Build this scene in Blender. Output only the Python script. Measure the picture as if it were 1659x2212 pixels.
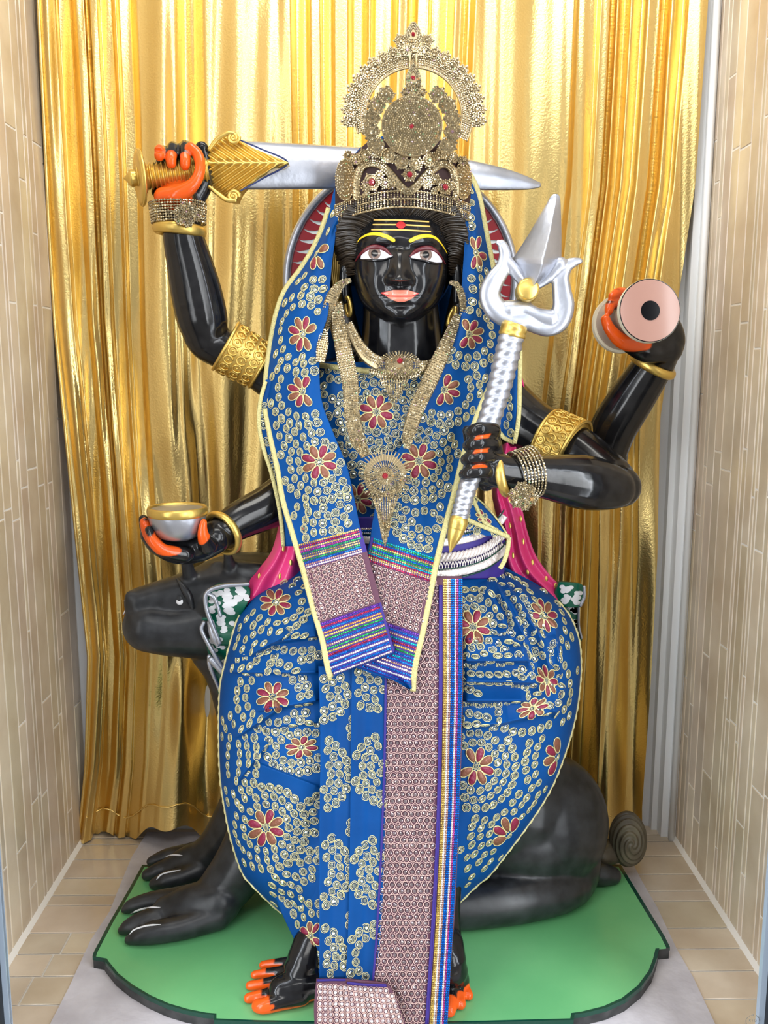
import bpy, math, random
import numpy as np
from mathutils import Vector, Matrix
PI = math.pi
for o in list(bpy.data.objects): bpy.data.objects.remove(o)
SC = bpy.context.scene
COL = SC.collection
random.seed(7); RNG = np.random.default_rng(11)

# ------------------------------------------------------------ camera
W, HH, FPX = 1659.0, 2212.0, 1957.0
CAMZ = 1.03
pitch = math.atan(319/FPX); yaw = math.atan(24.5/FPX)
CC = np.array([0, 0, CAMZ])
FW = np.array([math.sin(yaw)*math.cos(pitch), math.cos(yaw)*math.cos(pitch), -math.sin(pitch)])
RT = np.array([math.cos(yaw), -math.sin(yaw), 0.0])
UP = np.cross(RT, FW)
cam = bpy.data.objects.new('camera', bpy.data.cameras.new('camera')); COL.objects.link(cam)
cam.data.sensor_fit = 'HORIZONTAL'; cam.data.sensor_width = 36; cam.data.lens = 36*FPX/W
cam.data.clip_start = 0.05
cam.matrix_world = Matrix((( RT[0],UP[0],-FW[0],CC[0]),(RT[1],UP[1],-FW[1],CC[1]),(RT[2],UP[2],-FW[2],CC[2]),(0,0,0,1)))
SC.camera = cam

# ------------------------------------------------------------ light
SC.view_settings.view_transform = 'Standard'; SC.view_settings.look = 'None'
SC.view_settings.gamma = 1; SC.view_settings.use_curve_mapping = False
SC.view_settings.exposure = 0.0
wd = bpy.data.worlds.new('world'); SC.world = wd; wd.use_nodes = True
wn = wd.node_tree.nodes; wl = wd.node_tree.links
bg = wn['Background']
tc = wn.new('ShaderNodeTexCoord'); sp = wn.new('ShaderNodeSeparateXYZ'); cr = wn.new('ShaderNodeValToRGB'); mr = wn.new('ShaderNodeMapRange')
wl.new(tc.outputs['Generated'], sp.inputs[0]); wl.new(sp.outputs['Z'], mr.inputs['Value'])
mr.inputs['From Min'].default_value = -1; mr.inputs['From Max'].default_value = 1
wl.new(mr.outputs[0], cr.inputs[0]); wl.new(cr.outputs[0], bg.inputs[0])
cr.color_ramp.elements[0].position = 0.30; cr.color_ramp.elements[0].color = (0.48, 0.46, 0.44, 1)
cr.color_ramp.elements[1].position = 0.72; cr.color_ramp.elements[1].color = (0.62, 0.65, 0.70, 1)
bg.inputs[1].default_value = 0.95
def area(name, loc, target, sx, sy, e, col=(1,1,1)):
    d = bpy.data.lights.new(name, 'AREA'); d.shape = 'RECTANGLE'; d.size = sx; d.size_y = sy; d.energy = e; d.color = col
    o = bpy.data.objects.new(name, d); COL.objects.link(o); o.location = loc
    o.rotation_euler = (Vector(target)-Vector(loc)).to_track_quat('-Z', 'Y').to_euler()
    return o
area('window_daylight_left', (-1.55, -0.7, 1.2), (0, 1.6, 0.9), 0.75, 2.4, 42, (0.95, 0.98, 1.0))
area('window_daylight_right', (1.55, -0.7, 1.2), (0, 1.6, 0.9), 0.75, 2.4, 42, (0.95, 0.98, 1.0))
area('hall_ceiling_light', (0, -0.6, 2.6), (0, 1.6, 0.9), 1.2, 0.5, 12, (1.0, 0.98, 0.94))
area('strip_lamp_left', (-0.60, 1.02, 1.0), (-0.05, 1.6, 1.0), 0.05, 1.7, 5.0, (0.85, 0.92, 1.0))
area('strip_lamp_right', (0.61, 1.02, 1.0), (0.05, 1.6, 1.0), 0.05, 1.7, 5.0, (0.85, 0.92, 1.0))
area('ceiling_spot', (0.0, 1.25, 2.08), (0, 1.55, 0.6), 0.9, 0.25, 7, (1.0, 0.97, 0.9))

# ------------------------------------------------------------ pixel helpers
def P(x, y, Y):
    x, y, Y = np.broadcast_arrays(np.asarray(x, float), np.asarray(y, float), np.asarray(Y, float))
    a = (x-829.5)/FPX; b = (y-1106)/FPX
    d = FW + a[..., None]*RT - b[..., None]*UP
    return CC + d*(Y/d[..., 1])[..., None]
def PZ(x, y, z):                      # where the ray through a pixel meets height z
    a = (x-829.5)/FPX; b = (y-1106)/FPX
    d = FW + a*RT - b*UP
    return CC + d*((z-CAMZ)/d[2])
def mpp(p): return float(np.dot(np.asarray(p)-CC, FW))/FPX
def catmull(pts, n):
    pts = np.asarray(pts, float)
    if len(pts) == 2: 
        t = np.linspace(0, 1, n)[:, None]; return pts[0]*(1-t)+pts[1]*t
    k = len(pts); q = np.vstack([2*pts[0]-pts[1], pts, 2*pts[-1]-pts[-2]])
    s = np.linspace(0, k-1, n); i = np.minimum(s.astype(int), k-2); t = (s-i)[:, None]
    a, b, c, d = q[i], q[i+1], q[i+2], q[i+3]
    return 0.5*((2*b)+(-a+c)*t+(2*a-5*b+4*c-d)*t*t+(-a+3*b-3*c+d)*t**3)

# ------------------------------------------------------------ mesh builder
class MB:
    def __init__(s): s.V = []; s.L = []; s.T = []; s.M = []; s.S = []; s.C = []; s.n = 0
    def add(s, V, F, mat=0, smooth=True, col=None):
        V = np.asarray(V, float).reshape(-1, 3); F = np.asarray(F, np.int64)
        if F.ndim == 1: F = F[None]
        s.V.append(V); s.L.append((F+s.n).ravel()); k = len(F)
        s.T.append(np.full(k, F.shape[1])); s.M.append(np.full(k, mat)); s.S.append(np.full(k, smooth))
        s.C.append(np.tile(np.array(col if col is not None else (1, 1, 1), float), (len(V), 1)) if np.ndim(col) < 2 else np.asarray(col))
        s.n += len(V)
    def more(s, F, mat=0, smooth=True, base=None):   # faces on the last added vertices
        F = np.asarray(F, np.int64)
        if F.ndim == 1: F = F[None]
        s.L.append((F+base).ravel()); k = len(F)
        s.T.append(np.full(k, F.shape[1])); s.M.append(np.full(k, mat)); s.S.append(np.full(k, smooth))
    def mesh(s, name):
        me = bpy.data.meshes.new(name)
        V = np.concatenate(s.V); L = np.concatenate(s.L); T = np.concatenate(s.T)
        me.vertices.add(len(V)); me.vertices.foreach_set('co', V.ravel().astype(np.float32))
        me.loops.add(len(L)); me.loops.foreach_set('vertex_index', L.astype(np.int32))
        me.polygons.add(len(T))
        st = np.concatenate([[0], np.cumsum(T)[:-1]])
        me.polygons.foreach_set('loop_start', st.astype(np.int32)); me.polygons.foreach_set('loop_total', T.astype(np.int32))
        me.polygons.foreach_set('material_index', np.concatenate(s.M).astype(np.int32))
        me.polygons.foreach_set('use_smooth', np.concatenate(s.S).astype(bool))
        ca = me.color_attributes.new('tint', 'FLOAT_COLOR', 'POINT')
        C = np.concatenate(s.C); ca.data.foreach_set('color', np.hstack([C, np.ones((len(C), 1))]).ravel().astype(np.float32))
        me.update(); me.validate()
        return me
    def build(s, name, mats, parent=None):
        me = s.mesh(name)
        for m in (mats if isinstance(mats, (list, tuple)) else [mats]): me.materials.append(m)
        return link(name, me, parent)
def link(name, data, parent=None):
    o = bpy.data.objects.new(name, data); COL.objects.link(o)
    if parent is not None:
        o.parent = parent; o.matrix_parent_inverse = parent.matrix_world.inverted()
    return o
def tag(o, label, cat, group=None):
    o['label'] = label; o['category'] = cat
    if group: o['group'] = group
    return o
def thing(name, loc, label, cat, group=None):
    o = bpy.data.objects.new(name, None); COL.objects.link(o); o.empty_display_size = .05
    o.location = tuple(float(v) for v in loc); o.matrix_world = Matrix.Translation(o.location)
    return tag(o, label, cat, group)
def grid_faces(nr, nc, wrap=False, off=0):
    i = np.arange(nr-1)[:, None]; j = np.arange(nc if wrap else nc-1)[None]
    j2 = (j+1) % nc
    return np.stack([i*nc+j, i*nc+j2, (i+1)*nc+j2, (i+1)*nc+j], -1).reshape(-1, 4)+off
def tube(mb, pts, ra, rb=None, nseg=20, caps='round', mat=0, ref=None, col=None, disp=None, smooth=True):
    """closed tube along world points; ra half-width across the view, rb half-depth; metres"""
    pts = np.asarray(pts, float); n = len(pts)
    ra = np.broadcast_to(np.asarray(ra, float), n).copy(); rb = ra.copy() if rb is None else np.broadcast_to(np.asarray(rb, float), n).copy()
    t = np.gradient(pts, axis=0); t /= np.linalg.norm(t, axis=1)[:, None]+1e-12
    if caps == 'round':
        a = np.array([0.0, .25, .5, .72, .9])*PI/2    # extra rings past each end
        def cap(p, d, r1, r2):
            pp = [p+d*r1*math.sin(PI/2-x)*1.0 for x in a]; s = [max(math.cos(PI/2-x), .02) for x in a]
            return pp, [r1*k for k in s], [r2*k for k in s]
        p0, a0, b0 = cap(pts[0], -t[0], ra[0], rb[0]); p1, a1, b1 = cap(pts[-1], t[-1], ra[-1], rb[-1])
        pts = np.vstack([p0, pts, p1[::-1]]); t = np.vstack([np.repeat(t[:1], 5, 0), t, np.repeat(t[-1:], 5, 0)])
        ra = np.concatenate([a0, ra, a1[::-1]]); rb = np.concatenate([b0, rb, b1[::-1]])
    if ref is None: ref = FW
    ref = np.broadcast_to(np.asarray(ref, float), t.shape)
    sd = np.cross(t, ref); ln = np.linalg.norm(sd, axis=1)
    bad = ln < .15
    if bad.any():
        alt = np.cross(t, RT if abs(np.dot(t[0], RT)) < .9 else UP); sd[bad] = alt[bad]
    if bad.any() and not bad.all():
        sd = np.cross(t, UP if np.abs(t@UP).mean() < .8 else RT)
    sd /= np.linalg.norm(sd, axis=1)[:, None]; dp = np.cross(sd, t)
    th = np.linspace(0, 2*PI, nseg, endpoint=False)
    A = ra[:, None]*np.ones(nseg); B = rb[:, None]*np.ones(nseg)
    if disp is not None:
        k = disp(np.linspace(0, 1, len(pts))[:, None], th[None]); A = A*k; B = B*k
    V = pts[:, None]+sd[:, None]*(A*np.cos(th))[..., None]+dp[:, None]*(B*np.sin(th))[..., None]
    m = len(pts); b = mb.n
    mb.add(V, grid_faces(m, nseg, True), mat, smooth, col)
    mb.more(np.arange(nseg)[::-1], mat, smooth, b); mb.more(np.arange(nseg)+(m-1)*nseg, mat, smooth, b)
def limb(mb, ctrl, n=24, flat=1.0, **k):
    """ctrl rows: px, py, Y, radius in px"""
    c = catmull(ctrl, n); p = P(c[:, 0], c[:, 1], c[:, 2])
    sc = ((p-CC)@FW)/FPX; r = np.maximum(c[:, 3], .3)*sc
    tube(mb, p, r, r*flat, **k); return p, r
def ball(mb, c, r, n=20, mat=0, col=None, ax=None, smooth=True):
    """ellipsoid; axes default right, forward, up"""
    r = np.broadcast_to(np.asarray(r, float), 3)
    ax = np.array([RT, FW, UP]) if ax is None else ax
    ph = np.linspace(0.02, PI-0.02, n); th = np.linspace(0, 2*PI, int(n*1.6), endpoint=False)
    x = np.sin(ph)[:, None]*np.cos(th); y = np.sin(ph)[:, None]*np.sin(th); z = np.cos(ph)[:, None]*np.ones(len(th))
    V = np.asarray(c)+ (x*r[0])[..., None]*ax[0]+(y*r[1])[..., None]*ax[1]+(z*r[2])[..., None]*ax[2]
    b = mb.n; m = len(th)
    mb.add(V, grid_faces(n, m, True), mat, smooth, col); mb.more(np.arange(m), mat, smooth, b); mb.more((np.arange(m)+(n-1)*m)[::-1], mat, smooth, b)
def bpx(mb, x, y, Y, rx, ry, rd=None, **k):
    p = P(x, y, Y); s = mpp(p); rd = rx if rd is None else rd
    ball(mb, p, (rx*s, rd*s, ry*s), **k)
def box(mb, lo, hi, mat=0, col=None):
    x0, y0, z0 = lo; x1, y1, z1 = hi
    V = [(x0,y0,z0),(x1,y0,z0),(x1,y1,z0),(x0,y1,z0),(x0,y0,z1),(x1,y0,z1),(x1,y1,z1),(x0,y1,z1)]
    mb.add(V, [(3,2,1,0),(4,5,6,7),(0,1,5,4),(1,2,6,5),(2,3,7,6),(3,0,4,7)], mat, False, col)
def remesh(mb, name, voxel, smooth=4, fac=.5):
    o = mb.build(name+'_tmp', [])
    m = o.modifiers.new('r', 'REMESH'); m.mode = 'VOXEL'; m.voxel_size = voxel; m.use_smooth_shade = True
    s = o.modifiers.new('s', 'SMOOTH'); s.factor = fac; s.iterations = smooth
    bpy.context.view_layer.update()
    me = bpy.data.meshes.new_from_object(o.evaluated_get(bpy.context.evaluated_depsgraph_get()))
    bpy.data.objects.remove(o); me.name = name
    return me
def co_of(me):
    a = np.empty(len(me.vertices)*3, np.float32); me.vertices.foreach_get('co', a); return a.reshape(-1, 3)
def paint_attr(me, caps, soft=.0015, name='paint'):
    """caps: (a, b, r) world capsules; a painted-on colour mask"""
    v = co_of(me).astype(float); f = np.zeros(len(v))
    for a, b, r in caps:
        a = np.asarray(a); b = np.asarray(b); d = b-a; t = np.clip(((v-a)@d)/(d@d+1e-12), 0, 1)
        q = np.linalg.norm(v-(a+t[:, None]*d), axis=1); f = np.maximum(f, np.clip((r-q)/soft+.5, 0, 1))
    ca = me.attributes.new(name, 'FLOAT', 'POINT'); ca.data.foreach_set('value', f.astype(np.float32))

# ------------------------------------------------------------ materials
def mat(name, col, rough=.5, metal=0.0, spec=.5, coat=0, sheen=0, bump=None, noise=None, tint=False, two=None, emit=None, coat_rough=.1, aniso=0):
    """noise: (scale, colour2, amount) mottling of the thing's own colour; bump: (scale, strength); tint: multiply by tint attribute"""
    m = bpy.data.materials.new(name); m.use_nodes = True; nt = m.node_tree; N = nt.nodes; L = nt.links
    b = N['Principled BSDF']; b.inputs['Roughness'].default_value = rough; b.inputs['Metallic'].default_value = metal
    b.inputs['Specular IOR Level'].default_value = spec; b.inputs['Coat Weight'].default_value = coat; b.inputs['Coat Roughness'].default_value = coat_rough
    b.inputs['Sheen Weight'].default_value = sheen; b.inputs['Base Color'].default_value = (*col, 1)
    b.inputs['Anisotropic'].default_value = aniso
    src = None
    tc = N.new('ShaderNodeTexCoord')
    if noise:
        t = N.new('ShaderNodeTexNoise'); t.inputs['Scale'].default_value = noise[0]; t.inputs['Detail'].default_value = 6; L.new(tc.outputs['Object'], t.inputs['Vector'])
        r = N.new('ShaderNodeValToRGB'); r.color_ramp.elements[0].position = .35; r.color_ramp.elements[1].position = .68
        r.color_ramp.elements[0].color = (*col, 1); r.color_ramp.elements[1].color = (*noise[1], 1); L.new(t.outputs['Fac'], r.inputs[0]); src = r.outputs[0]
    if tint:
        a = N.new('ShaderNodeAttribute'); a.attribute_name = 'tint'; x = N.new('ShaderNodeMix'); x.data_type = 'RGBA'; x.blend_type = 'MULTIPLY'; x.inputs[0].default_value = 1
        if src: L.new(src, x.inputs[6])
        else: x.inputs[6].default_value = (*col, 1)
        L.new(a.outputs['Color'], x.inputs[7]); src = x.outputs[2]
    if two:   # (attribute, colour) painted areas
        a = N.new('ShaderNodeAttribute'); a.attribute_name = two[0]; x = N.new('ShaderNodeMix'); x.data_type = 'RGBA'
        L.new(a.outputs['Fac'], x.inputs[0])
        if src: L.new(src, x.inputs[6])
        else: x.inputs[6].default_value = (*col, 1)
        x.inputs[7].default_value = (*two[1], 1); src = x.outputs[2]
    if src: L.new(src, b.inputs['Base Color'])
    if bump:
        t = N.new('ShaderNodeTexNoise' if len(bump) < 3 else 'ShaderNodeTexVoronoi'); t.inputs['Scale'].default_value = bump[0]; L.new(tc.outputs['Object'], t.inputs['Vector'])
        if len(bump) > 2: t.feature = bump[2]
        u = N.new('ShaderNodeBump'); u.inputs['Strength'].default_value = bump[1]; u.inputs['Distance'].default_value = .004
        L.new(t.outputs[0], u.inputs['Height']); L.new(u.outputs[0], b.inputs['Normal'])
    return m
M = {}
M['stone'] = mat('black_marble', (.004, .004, .005), .17, spec=.45, noise=(60, (.012, .012, .013), 1), two=('paint', (.80, .10, .008)))
M['dogstone'] = mat('dark_marble', (.010, .011, .013), .36, spec=.5, noise=(40, (.03, .032, .036), 1))
M['tail'] = mat('carved_tail_stone', (.07, .055, .035), .45, noise=(30, (.13, .11, .07), 1))
M['hair'] = mat('carved_dark_hair', (.012, .008, .005), .30, noise=(90, (.035, .024, .014), 1))
M['gold_paint'] = mat('gold_paint', (.72, .50, .13), .33, .85, bump=(70, .12))
M['gold_relief'] = mat('gold_relief', (.72, .50, .14), .33, .85, bump=(60, .9, 'SMOOTH_F1'))
M['silver'] = mat('silver_paint', (.40, .42, .48), .36, .85, bump=(90, .1), noise=(14, (.52, .54, .60), 1))
M['orange'] = mat('orange_paint', (.80, .10, .008), .28, noise=(60, (.9, .2, .02), 1))
M['yellow'] = mat('yellow_paint', (.9, .62, .02), .35)
M['ochre'] = mat('ochre_line_paint', (.75, .48, .12), .4)
M['red'] = mat('red_paint', (.45, .01, .012), .4)
M['darkred'] = mat('maroon_paint', (.10, .006, .012), .3)
M['lip'] = mat('coral_lip_paint', (.78, .22, .15), .2, coat=.4)
M['white'] = mat('white_paint', (.82, .82, .84), .3)
M['eyewhite'] = mat('eye_white', (.80, .78, .82), .15)
M['iris'] = mat('brown_iris', (.17, .12, .10), .12)
M['black'] = mat('black_paint', (.006, .006, .008), .15)
M['pink'] = mat('pink_paint', (.80, .035, .19), .3, noise=(12, (.86, .07, .27), 1))
M['green'] = mat('green_paint', (.13, .43, .17), .34, noise=(5, (.18, .51, .21), 1), bump=(20, .08))
M['dkgreen'] = mat('dark_green_paint', (.002, .05, .03), .25)
M['basedark'] = mat('dark_base_side', (.02, .022, .022), .5, noise=(40, (.06, .06, .06), 1))
M['velvet'] = mat('blue_velvet', (.0, .050, .21), .6, spec=.15, noise=(7, (.0, .070, .28), 1), bump=(45, .25))
M['thread'] = mat('gold_thread', (.80, .72, .36), .45, .25)
M['bead'] = mat('clear_bead', (.50, .56, .50), .08, .92)
M['petalA'] = mat('magenta_petal', (.22, .010, .045), .45, bump=(200, .4))
M['petalB'] = mat('copper_petal', (.23, .085, .05), .45, .2, bump=(200, .4))
M['rose'] = mat('rose_gold_thread', (.74, .52, .47), .38, .5)
M['mauve'] = mat('mauve_cloth', (.10, .03, .06), .6)
M['mauvebead'] = mat('mauve_bead', (.42, .34, .36), .1, .9)
M['palebead'] = mat('pale_lilac_bead', (.78, .70, .72), .15, .7)
M['indigo'] = mat('indigo_cloth', (.03, .012, .20), .6)
M['lace'] = mat('gold_lace', (.60, .54, .24), .5, .35, bump=(350, .5))
M['silverlace'] = mat('silver_lace', (.78, .70, .66), .38, .5, bump=(120, .5))
M['seq'] = mat('sequin', (1, 1, 1), .2, .75, tint=True)
M['stonegem'] = mat('rhinestone', (.72, .61, .40), .16, .9, tint=True)
M['setting'] = mat('rhinestone_setting', (.45, .35, .20), .4, .9)
M['ruby'] = mat('ruby_glass', (.30, .004, .02), .06, .3, coat=1)
M['capcloth'] = mat('crown_lining', (.03, .008, .008), .7)
M['curtain'] = mat('gold_lame', (.83, .62, .24), .30, .96, bump=(260, .15))
M['slab'] = mat('grey_concrete', (.50, .47, .50), .7, noise=(18, (.62, .59, .62), 1), bump=(60, .3))
M['tile'] = mat('beige_stone_tile', (.56, .45, .33), .22, spec=.5, noise=(9, (.70, .60, .47), 1), tint=True, coat=.2)
M['grout'] = mat('pale_grout', (.86, .81, .73), .7)
M['wallwhite'] = mat('white_wall_paint', (.80, .82, .85), .5)
M['trim'] = mat('grey_white_trim', (.88, .89, .90), .4)
M['skin_drum'] = mat('drum_skin', (.58, .33, .27), .18, coat=.6)
M['cream'] = mat('cream_paint', (.72, .66, .50), .35)
M['peach'] = mat('peach_shell_paint', (.35, .26, .20), .25)
M['frame'] = mat('black_frame', (.003, .003, .004), .4)
M['glassedge'] = mat('glass_edge', (.45, .55, .68), .25)
M['stamp'] = mat('glass_stamp_ink', (.10, .10, .09), .6)
M['icewhite'] = mat('ice_white_paint', (.70, .80, .80), .3, noise=(14, (.78, .84, .86), 1))
# ------------------------------------------------------------ the alcove
XL = float(PZ(180, 1810, 0)[0]); XR = float(PZ(1436, 1776, 0)[0]); YB = 1.90; YF = 1.16; ZT = 2.12
XR2 = float(PZ(1655, 2120, 0)[0]); XL2 = float(PZ(15, 2080, 0)[0])
XL = (XL+XL2)/2; XR = (XR+XR2)/2
def tiles(mb, u0, u1, v0, v1, place, widths, lengths, gap=.003, th=.0012):
    """strips along v of random width in u, each cut into random lengths; place(u,v,h)->xyz"""
    rng = random.Random(5)
    u = u0
    while u < u1:
        w = rng.choice(widths); ue = min(u+w, u1); v = v0-rng.random()*max(lengths)
        while v < v1:
            l = rng.uniform(*lengths); ve = v+l; a, b = max(v, v0), min(ve, v1)
            if b-a > .006 and ue-u > .006:
                k = rng.uniform(.86, 1.1); c = (k, k*rng.uniform(.97, 1.01), k*rng.uniform(.93, 1.0))
                g = gap/2; e = .001
                q = [(u+g, a+g), (ue-g, a+g), (ue-g, b-g), (u+g, b-g)]; q2 = [(u+g+e, a+g+e), (ue-g-e, a+g+e), (ue-g-e, b-g-e), (u+g+e, b-g-e)]
                V = [place(*p, 0) for p in q]+[place(*p, th) for p in q2]
                mb.add(V, [(4,5,6,7),(0,1,5,4),(1,2,6,5),(2,3,7,6),(3,0,4,7)], 1, False, c)
            v = ve
        u = ue
def struct(o): o['kind'] = 'structure'; return o
mb = MB(); box(mb, (XL-.03, YF, -.02), (XL, YB, ZT), 0)
tiles(mb, YF, YB, 0, ZT, lambda u, v, h: (XL+h, u, v), [.014, .018, .026, .034, .045, .05], (.28, .62))
struct(mb.build('wall_left', [M['grout'], M['tile']]))
mb = MB(); box(mb, (XR, YF, -.02), (XR+.03, YB-.05, ZT), 0)
random.seed(3); tiles(mb, YF, YB-.05, 0, ZT, lambda u, v, h: (XR-h, u, v), [.013, .018, .026, .036, .05, .03], (.26, .66))
struct(mb.build('wall_right', [M['grout'], M['tile']]))
mb = MB(); box(mb, (XL-.03, YF-.1, -.05), (XR+.03, YB+.03, -.001), 0)
tiles(mb, YF-.1, YB, XL, XR, lambda u, v, h: (v, u, h), [.028, .034, .06, .085, .07], (.26, .44))
struct(mb.build('floor', [M['grout'], M['tile']]))
mb = MB(); box(mb, (XL-.03, YB, -.05), (XR+.03, YB+.03, ZT), 0); struct(mb.build('wall_back', M['wallwhite']))
mb = MB(); box(mb, (XL-.03, YF, ZT), (XR+.03, YB+.03, ZT+.03), 0); struct(mb.build('ceiling', M['wallwhite']))
# moulding in the right rear corner, stepped
mb = MB()
for a, b, c in [(XR-.012, YB-.055, YB-.045), (XR-.004, YB-.06, YB-.05)]: pass
box(mb, (XR-.016, YB-.062, 0), (XR-.002, YB-.048, ZT)); box(mb, (XR-.030, YB-.050, 0), (XR+.0, YB-.006, ZT))
box(mb, (XR-.042, YB-.020, 0), (XR-.028, YB, ZT))
tube(mb, [(XR-.011, YB-.063, 0), (XR-.011, YB-.063, ZT)], .007, nseg=12, caps='flat')
struct(mb.build('trim_1', M['trim']))
# sloped grout fillet where floor meets the walls
mb = MB()
mb.add([(XL, YF, .010), (XL, YB, .010), (XL+.010, YB, .0), (XL+.010, YF, .0), (XL, YF, 0), (XL, YB, 0)], [(0,1,2,3)], 0, False); 
mb.add([(XL,YF,0.01),(XL+.01,YF,0),(XL,YF,0),(XL,YB,0.01),(XL+.01,YB,0),(XL,YB,0)], [(0,1,2),(3,5,4)], 0, False)
struct(mb.build('baseboard_left', M['grout']))
mb = MB()
mb.add([(XR, YF, .010), (XR, YB-.05, .010), (XR-.010, YB-.05, .0), (XR-.010, YF, .0)], [(3,2,1,0)], 0, False)
mb.add([(XR,YF,0.01),(XR-.01,YF,0),(XR,YF,0),(XR,YB-.05,0.01),(XR-.01,YB-.05,0),(XR,YB-.05,0)], [(0,2,1),(3,4,5)], 0, False)
struct(mb.build('baseboard_right', M['grout']))
# black door frame with pale glass edge, pane, stamp
GY = 1.13
pr = P(1652, 2212, GY); pl = P(9, 2212, GY)
mb = MB(); box(mb, (pl[0]-.10, GY-.02, -.05), (pl[0], GY+.012, ZT)); struct(mb.build('trim_2', M['frame']))
mb = MB(); box(mb, (pr[0], GY-.02, -.05), (pr[0]+.10, GY+.012, ZT)); struct(mb.build('trim_3', M['frame']))
mb = MB(); box(mb, (pl[0], GY+.002, -.04), (pl[0]+.007, GY+.012, ZT)); struct(mb.build('trim_4', M['glassedge']))
mb = MB(); box(mb, (pr[0]-.008, GY+.002, -.04), (pr[0], GY+.012, ZT)); struct(mb.build('trim_5', M['glassedge']))
gm = bpy.data.materials.new('clear_glass'); gm.use_nodes = True; nt = gm.node_tree; nt.nodes.clear()
t_ = nt.nodes.new('ShaderNodeBsdfTransparent'); t_.inputs[0].default_value = (1, 1, 1, 1); o_ = nt.nodes.new('ShaderNodeOutputMaterial'); nt.links.new(t_.outputs[0], o_.inputs[0])
mb = MB(); box(mb, (pl[0]+.007, GY+.004, -.04), (pr[0]-.008, GY+.010, ZT)); pane = struct(mb.build('window_1', gm))
st = P(1626, 2206, GY-.002); ms = mpp(st)
mb = MB()
for k in range(40):
    a = 2*PI*k/40
    if 1.2 < a < 1.45: continue
    rr = 15*ms; c = st+np.array([math.cos(a)*rr, 0, math.sin(a)*rr]); d = np.array([math.cos(a), 0, math.sin(a)]); e = np.array([-d[2], 0, d[0]])
    h = (1.4 if k % 3 else .7)*ms; w = (.9 if k < 12 else .55)*ms
    mb.add([c-d*h-e*w, c+d*h-e*w, c+d*h+e*w, c-d*h+e*w], [(0,1,2,3)], 0, False)
stamp = mb.build('glass_stamp', M['stamp'], pane)
fc = bpy.data.curves.new('KTG', 'FONT'); fc.body = 'KTG'; fc.size = 9*ms; fc.align_x = 'CENTER'; fc.materials.append(M['stamp'])
ft = link('stamp_lettering', fc, None); ft.location = tuple(st+np.array([0, 0, -1*ms])); ft.rotation_euler = (PI/2, 0, 0)
bpy.context.view_layer.update(); mw = ft.matrix_world.copy(); ft.parent = stamp; ft.matrix_world = mw

# concrete slab
def prism(mb, poly, z0, z1, mat=0, side=0):
    poly = np.asarray(poly)[:, :2]; n = len(poly)
    ar = 0.5*np.sum(poly[:, 0]*np.roll(poly[:, 1], -1)-np.roll(poly[:, 0], -1)*poly[:, 1])
    if ar < 0: poly = poly[::-1]
    V = np.vstack([np.c_[poly, np.full(n, z0)], np.c_[poly, np.full(n, z1)]]); b = mb.n
    mb.add(V, np.arange(n)[::-1], mat, False); mb.more(np.arange(n)+n, mat, False, b)
    i = np.arange(n); j = (i+1) % n; mb.more(np.stack([i, j, j+n, i+n], -1), side, False, b)
SLABZ = .004
pts = [(318,1797),(285,1850),(262,1905),(236,1970),(196,2030),(150,2130),(108,2212),(60,2300),(1600,2300),(1545,2212),(1497,2110),(1462,2050),(1420,1960),(1385,1900),(1360,1850),(1330,1797)]
mb = MB(); prism(mb, [PZ(x, y, SLABZ) for x, y in pts], 0, SLABZ)
tag(mb.build('concrete_slab', M['slab']), 'rough grey concrete slab under the green base on the tiled floor', 'slab')

# green base
BZ = .026
outl = [(308,1869),(280,1920),(240,1988),(203,2058),(201,2066),(224,2070),(229,2078),(250,2104),(280,2128),(320,2152),(360,2170),(400,2182),(440,2190),(463,2192),(463,2203),(560,2207),(700,2209),(850,2210),(1050,2208),(1238,2203),(1240,2191),(1262,2188),(1310,2176),(1350,2158),(1385,2130),(1408,2098),(1418,2070),(1423,2048),(1446,2046),(1434,2022),(1390,1950),(1340,1868)]
top = np.array([PZ(x, y, BZ) for x, y in outl]); cen = top.mean(0)
inn = cen+(top-cen)*np.array([.988, .975, 1])
base = thing('stone_platform', (cen[0], cen[1], SLABZ), 'green painted stone platform with notched curved front under the statue', 'platform')
mb = MB(); prism(mb, top, SLABZ, BZ-.001); mb.build('base_block', M['basedark'], base)
mb = MB(); prism(mb, inn, BZ-.002, BZ+.0006); mb.build('painted_top', M['green'], base)
mb = MB()
n = len(top); i = np.arange(n); j = (i+1) % n
V = np.vstack([top, inn]); V[:, 2] = BZ+.0002; low = top.copy(); low[:, 2] = BZ-.008
o2 = cen+(top-cen)*np.array([1.002, 1.004, 1]); o2[:, 2] = BZ+.0002; lo2 = o2.copy(); lo2[:, 2] = BZ-.007
mb.add(np.vstack([o2, inn+[0, 0, .0003], lo2]), np.vstack([np.stack([i, j, j+n, i+n], -1), np.stack([i+2*n, j+2*n, j, i], -1)]), 0, False)
mb.build('dark_green_edge', M['dkgreen'], base)

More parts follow.
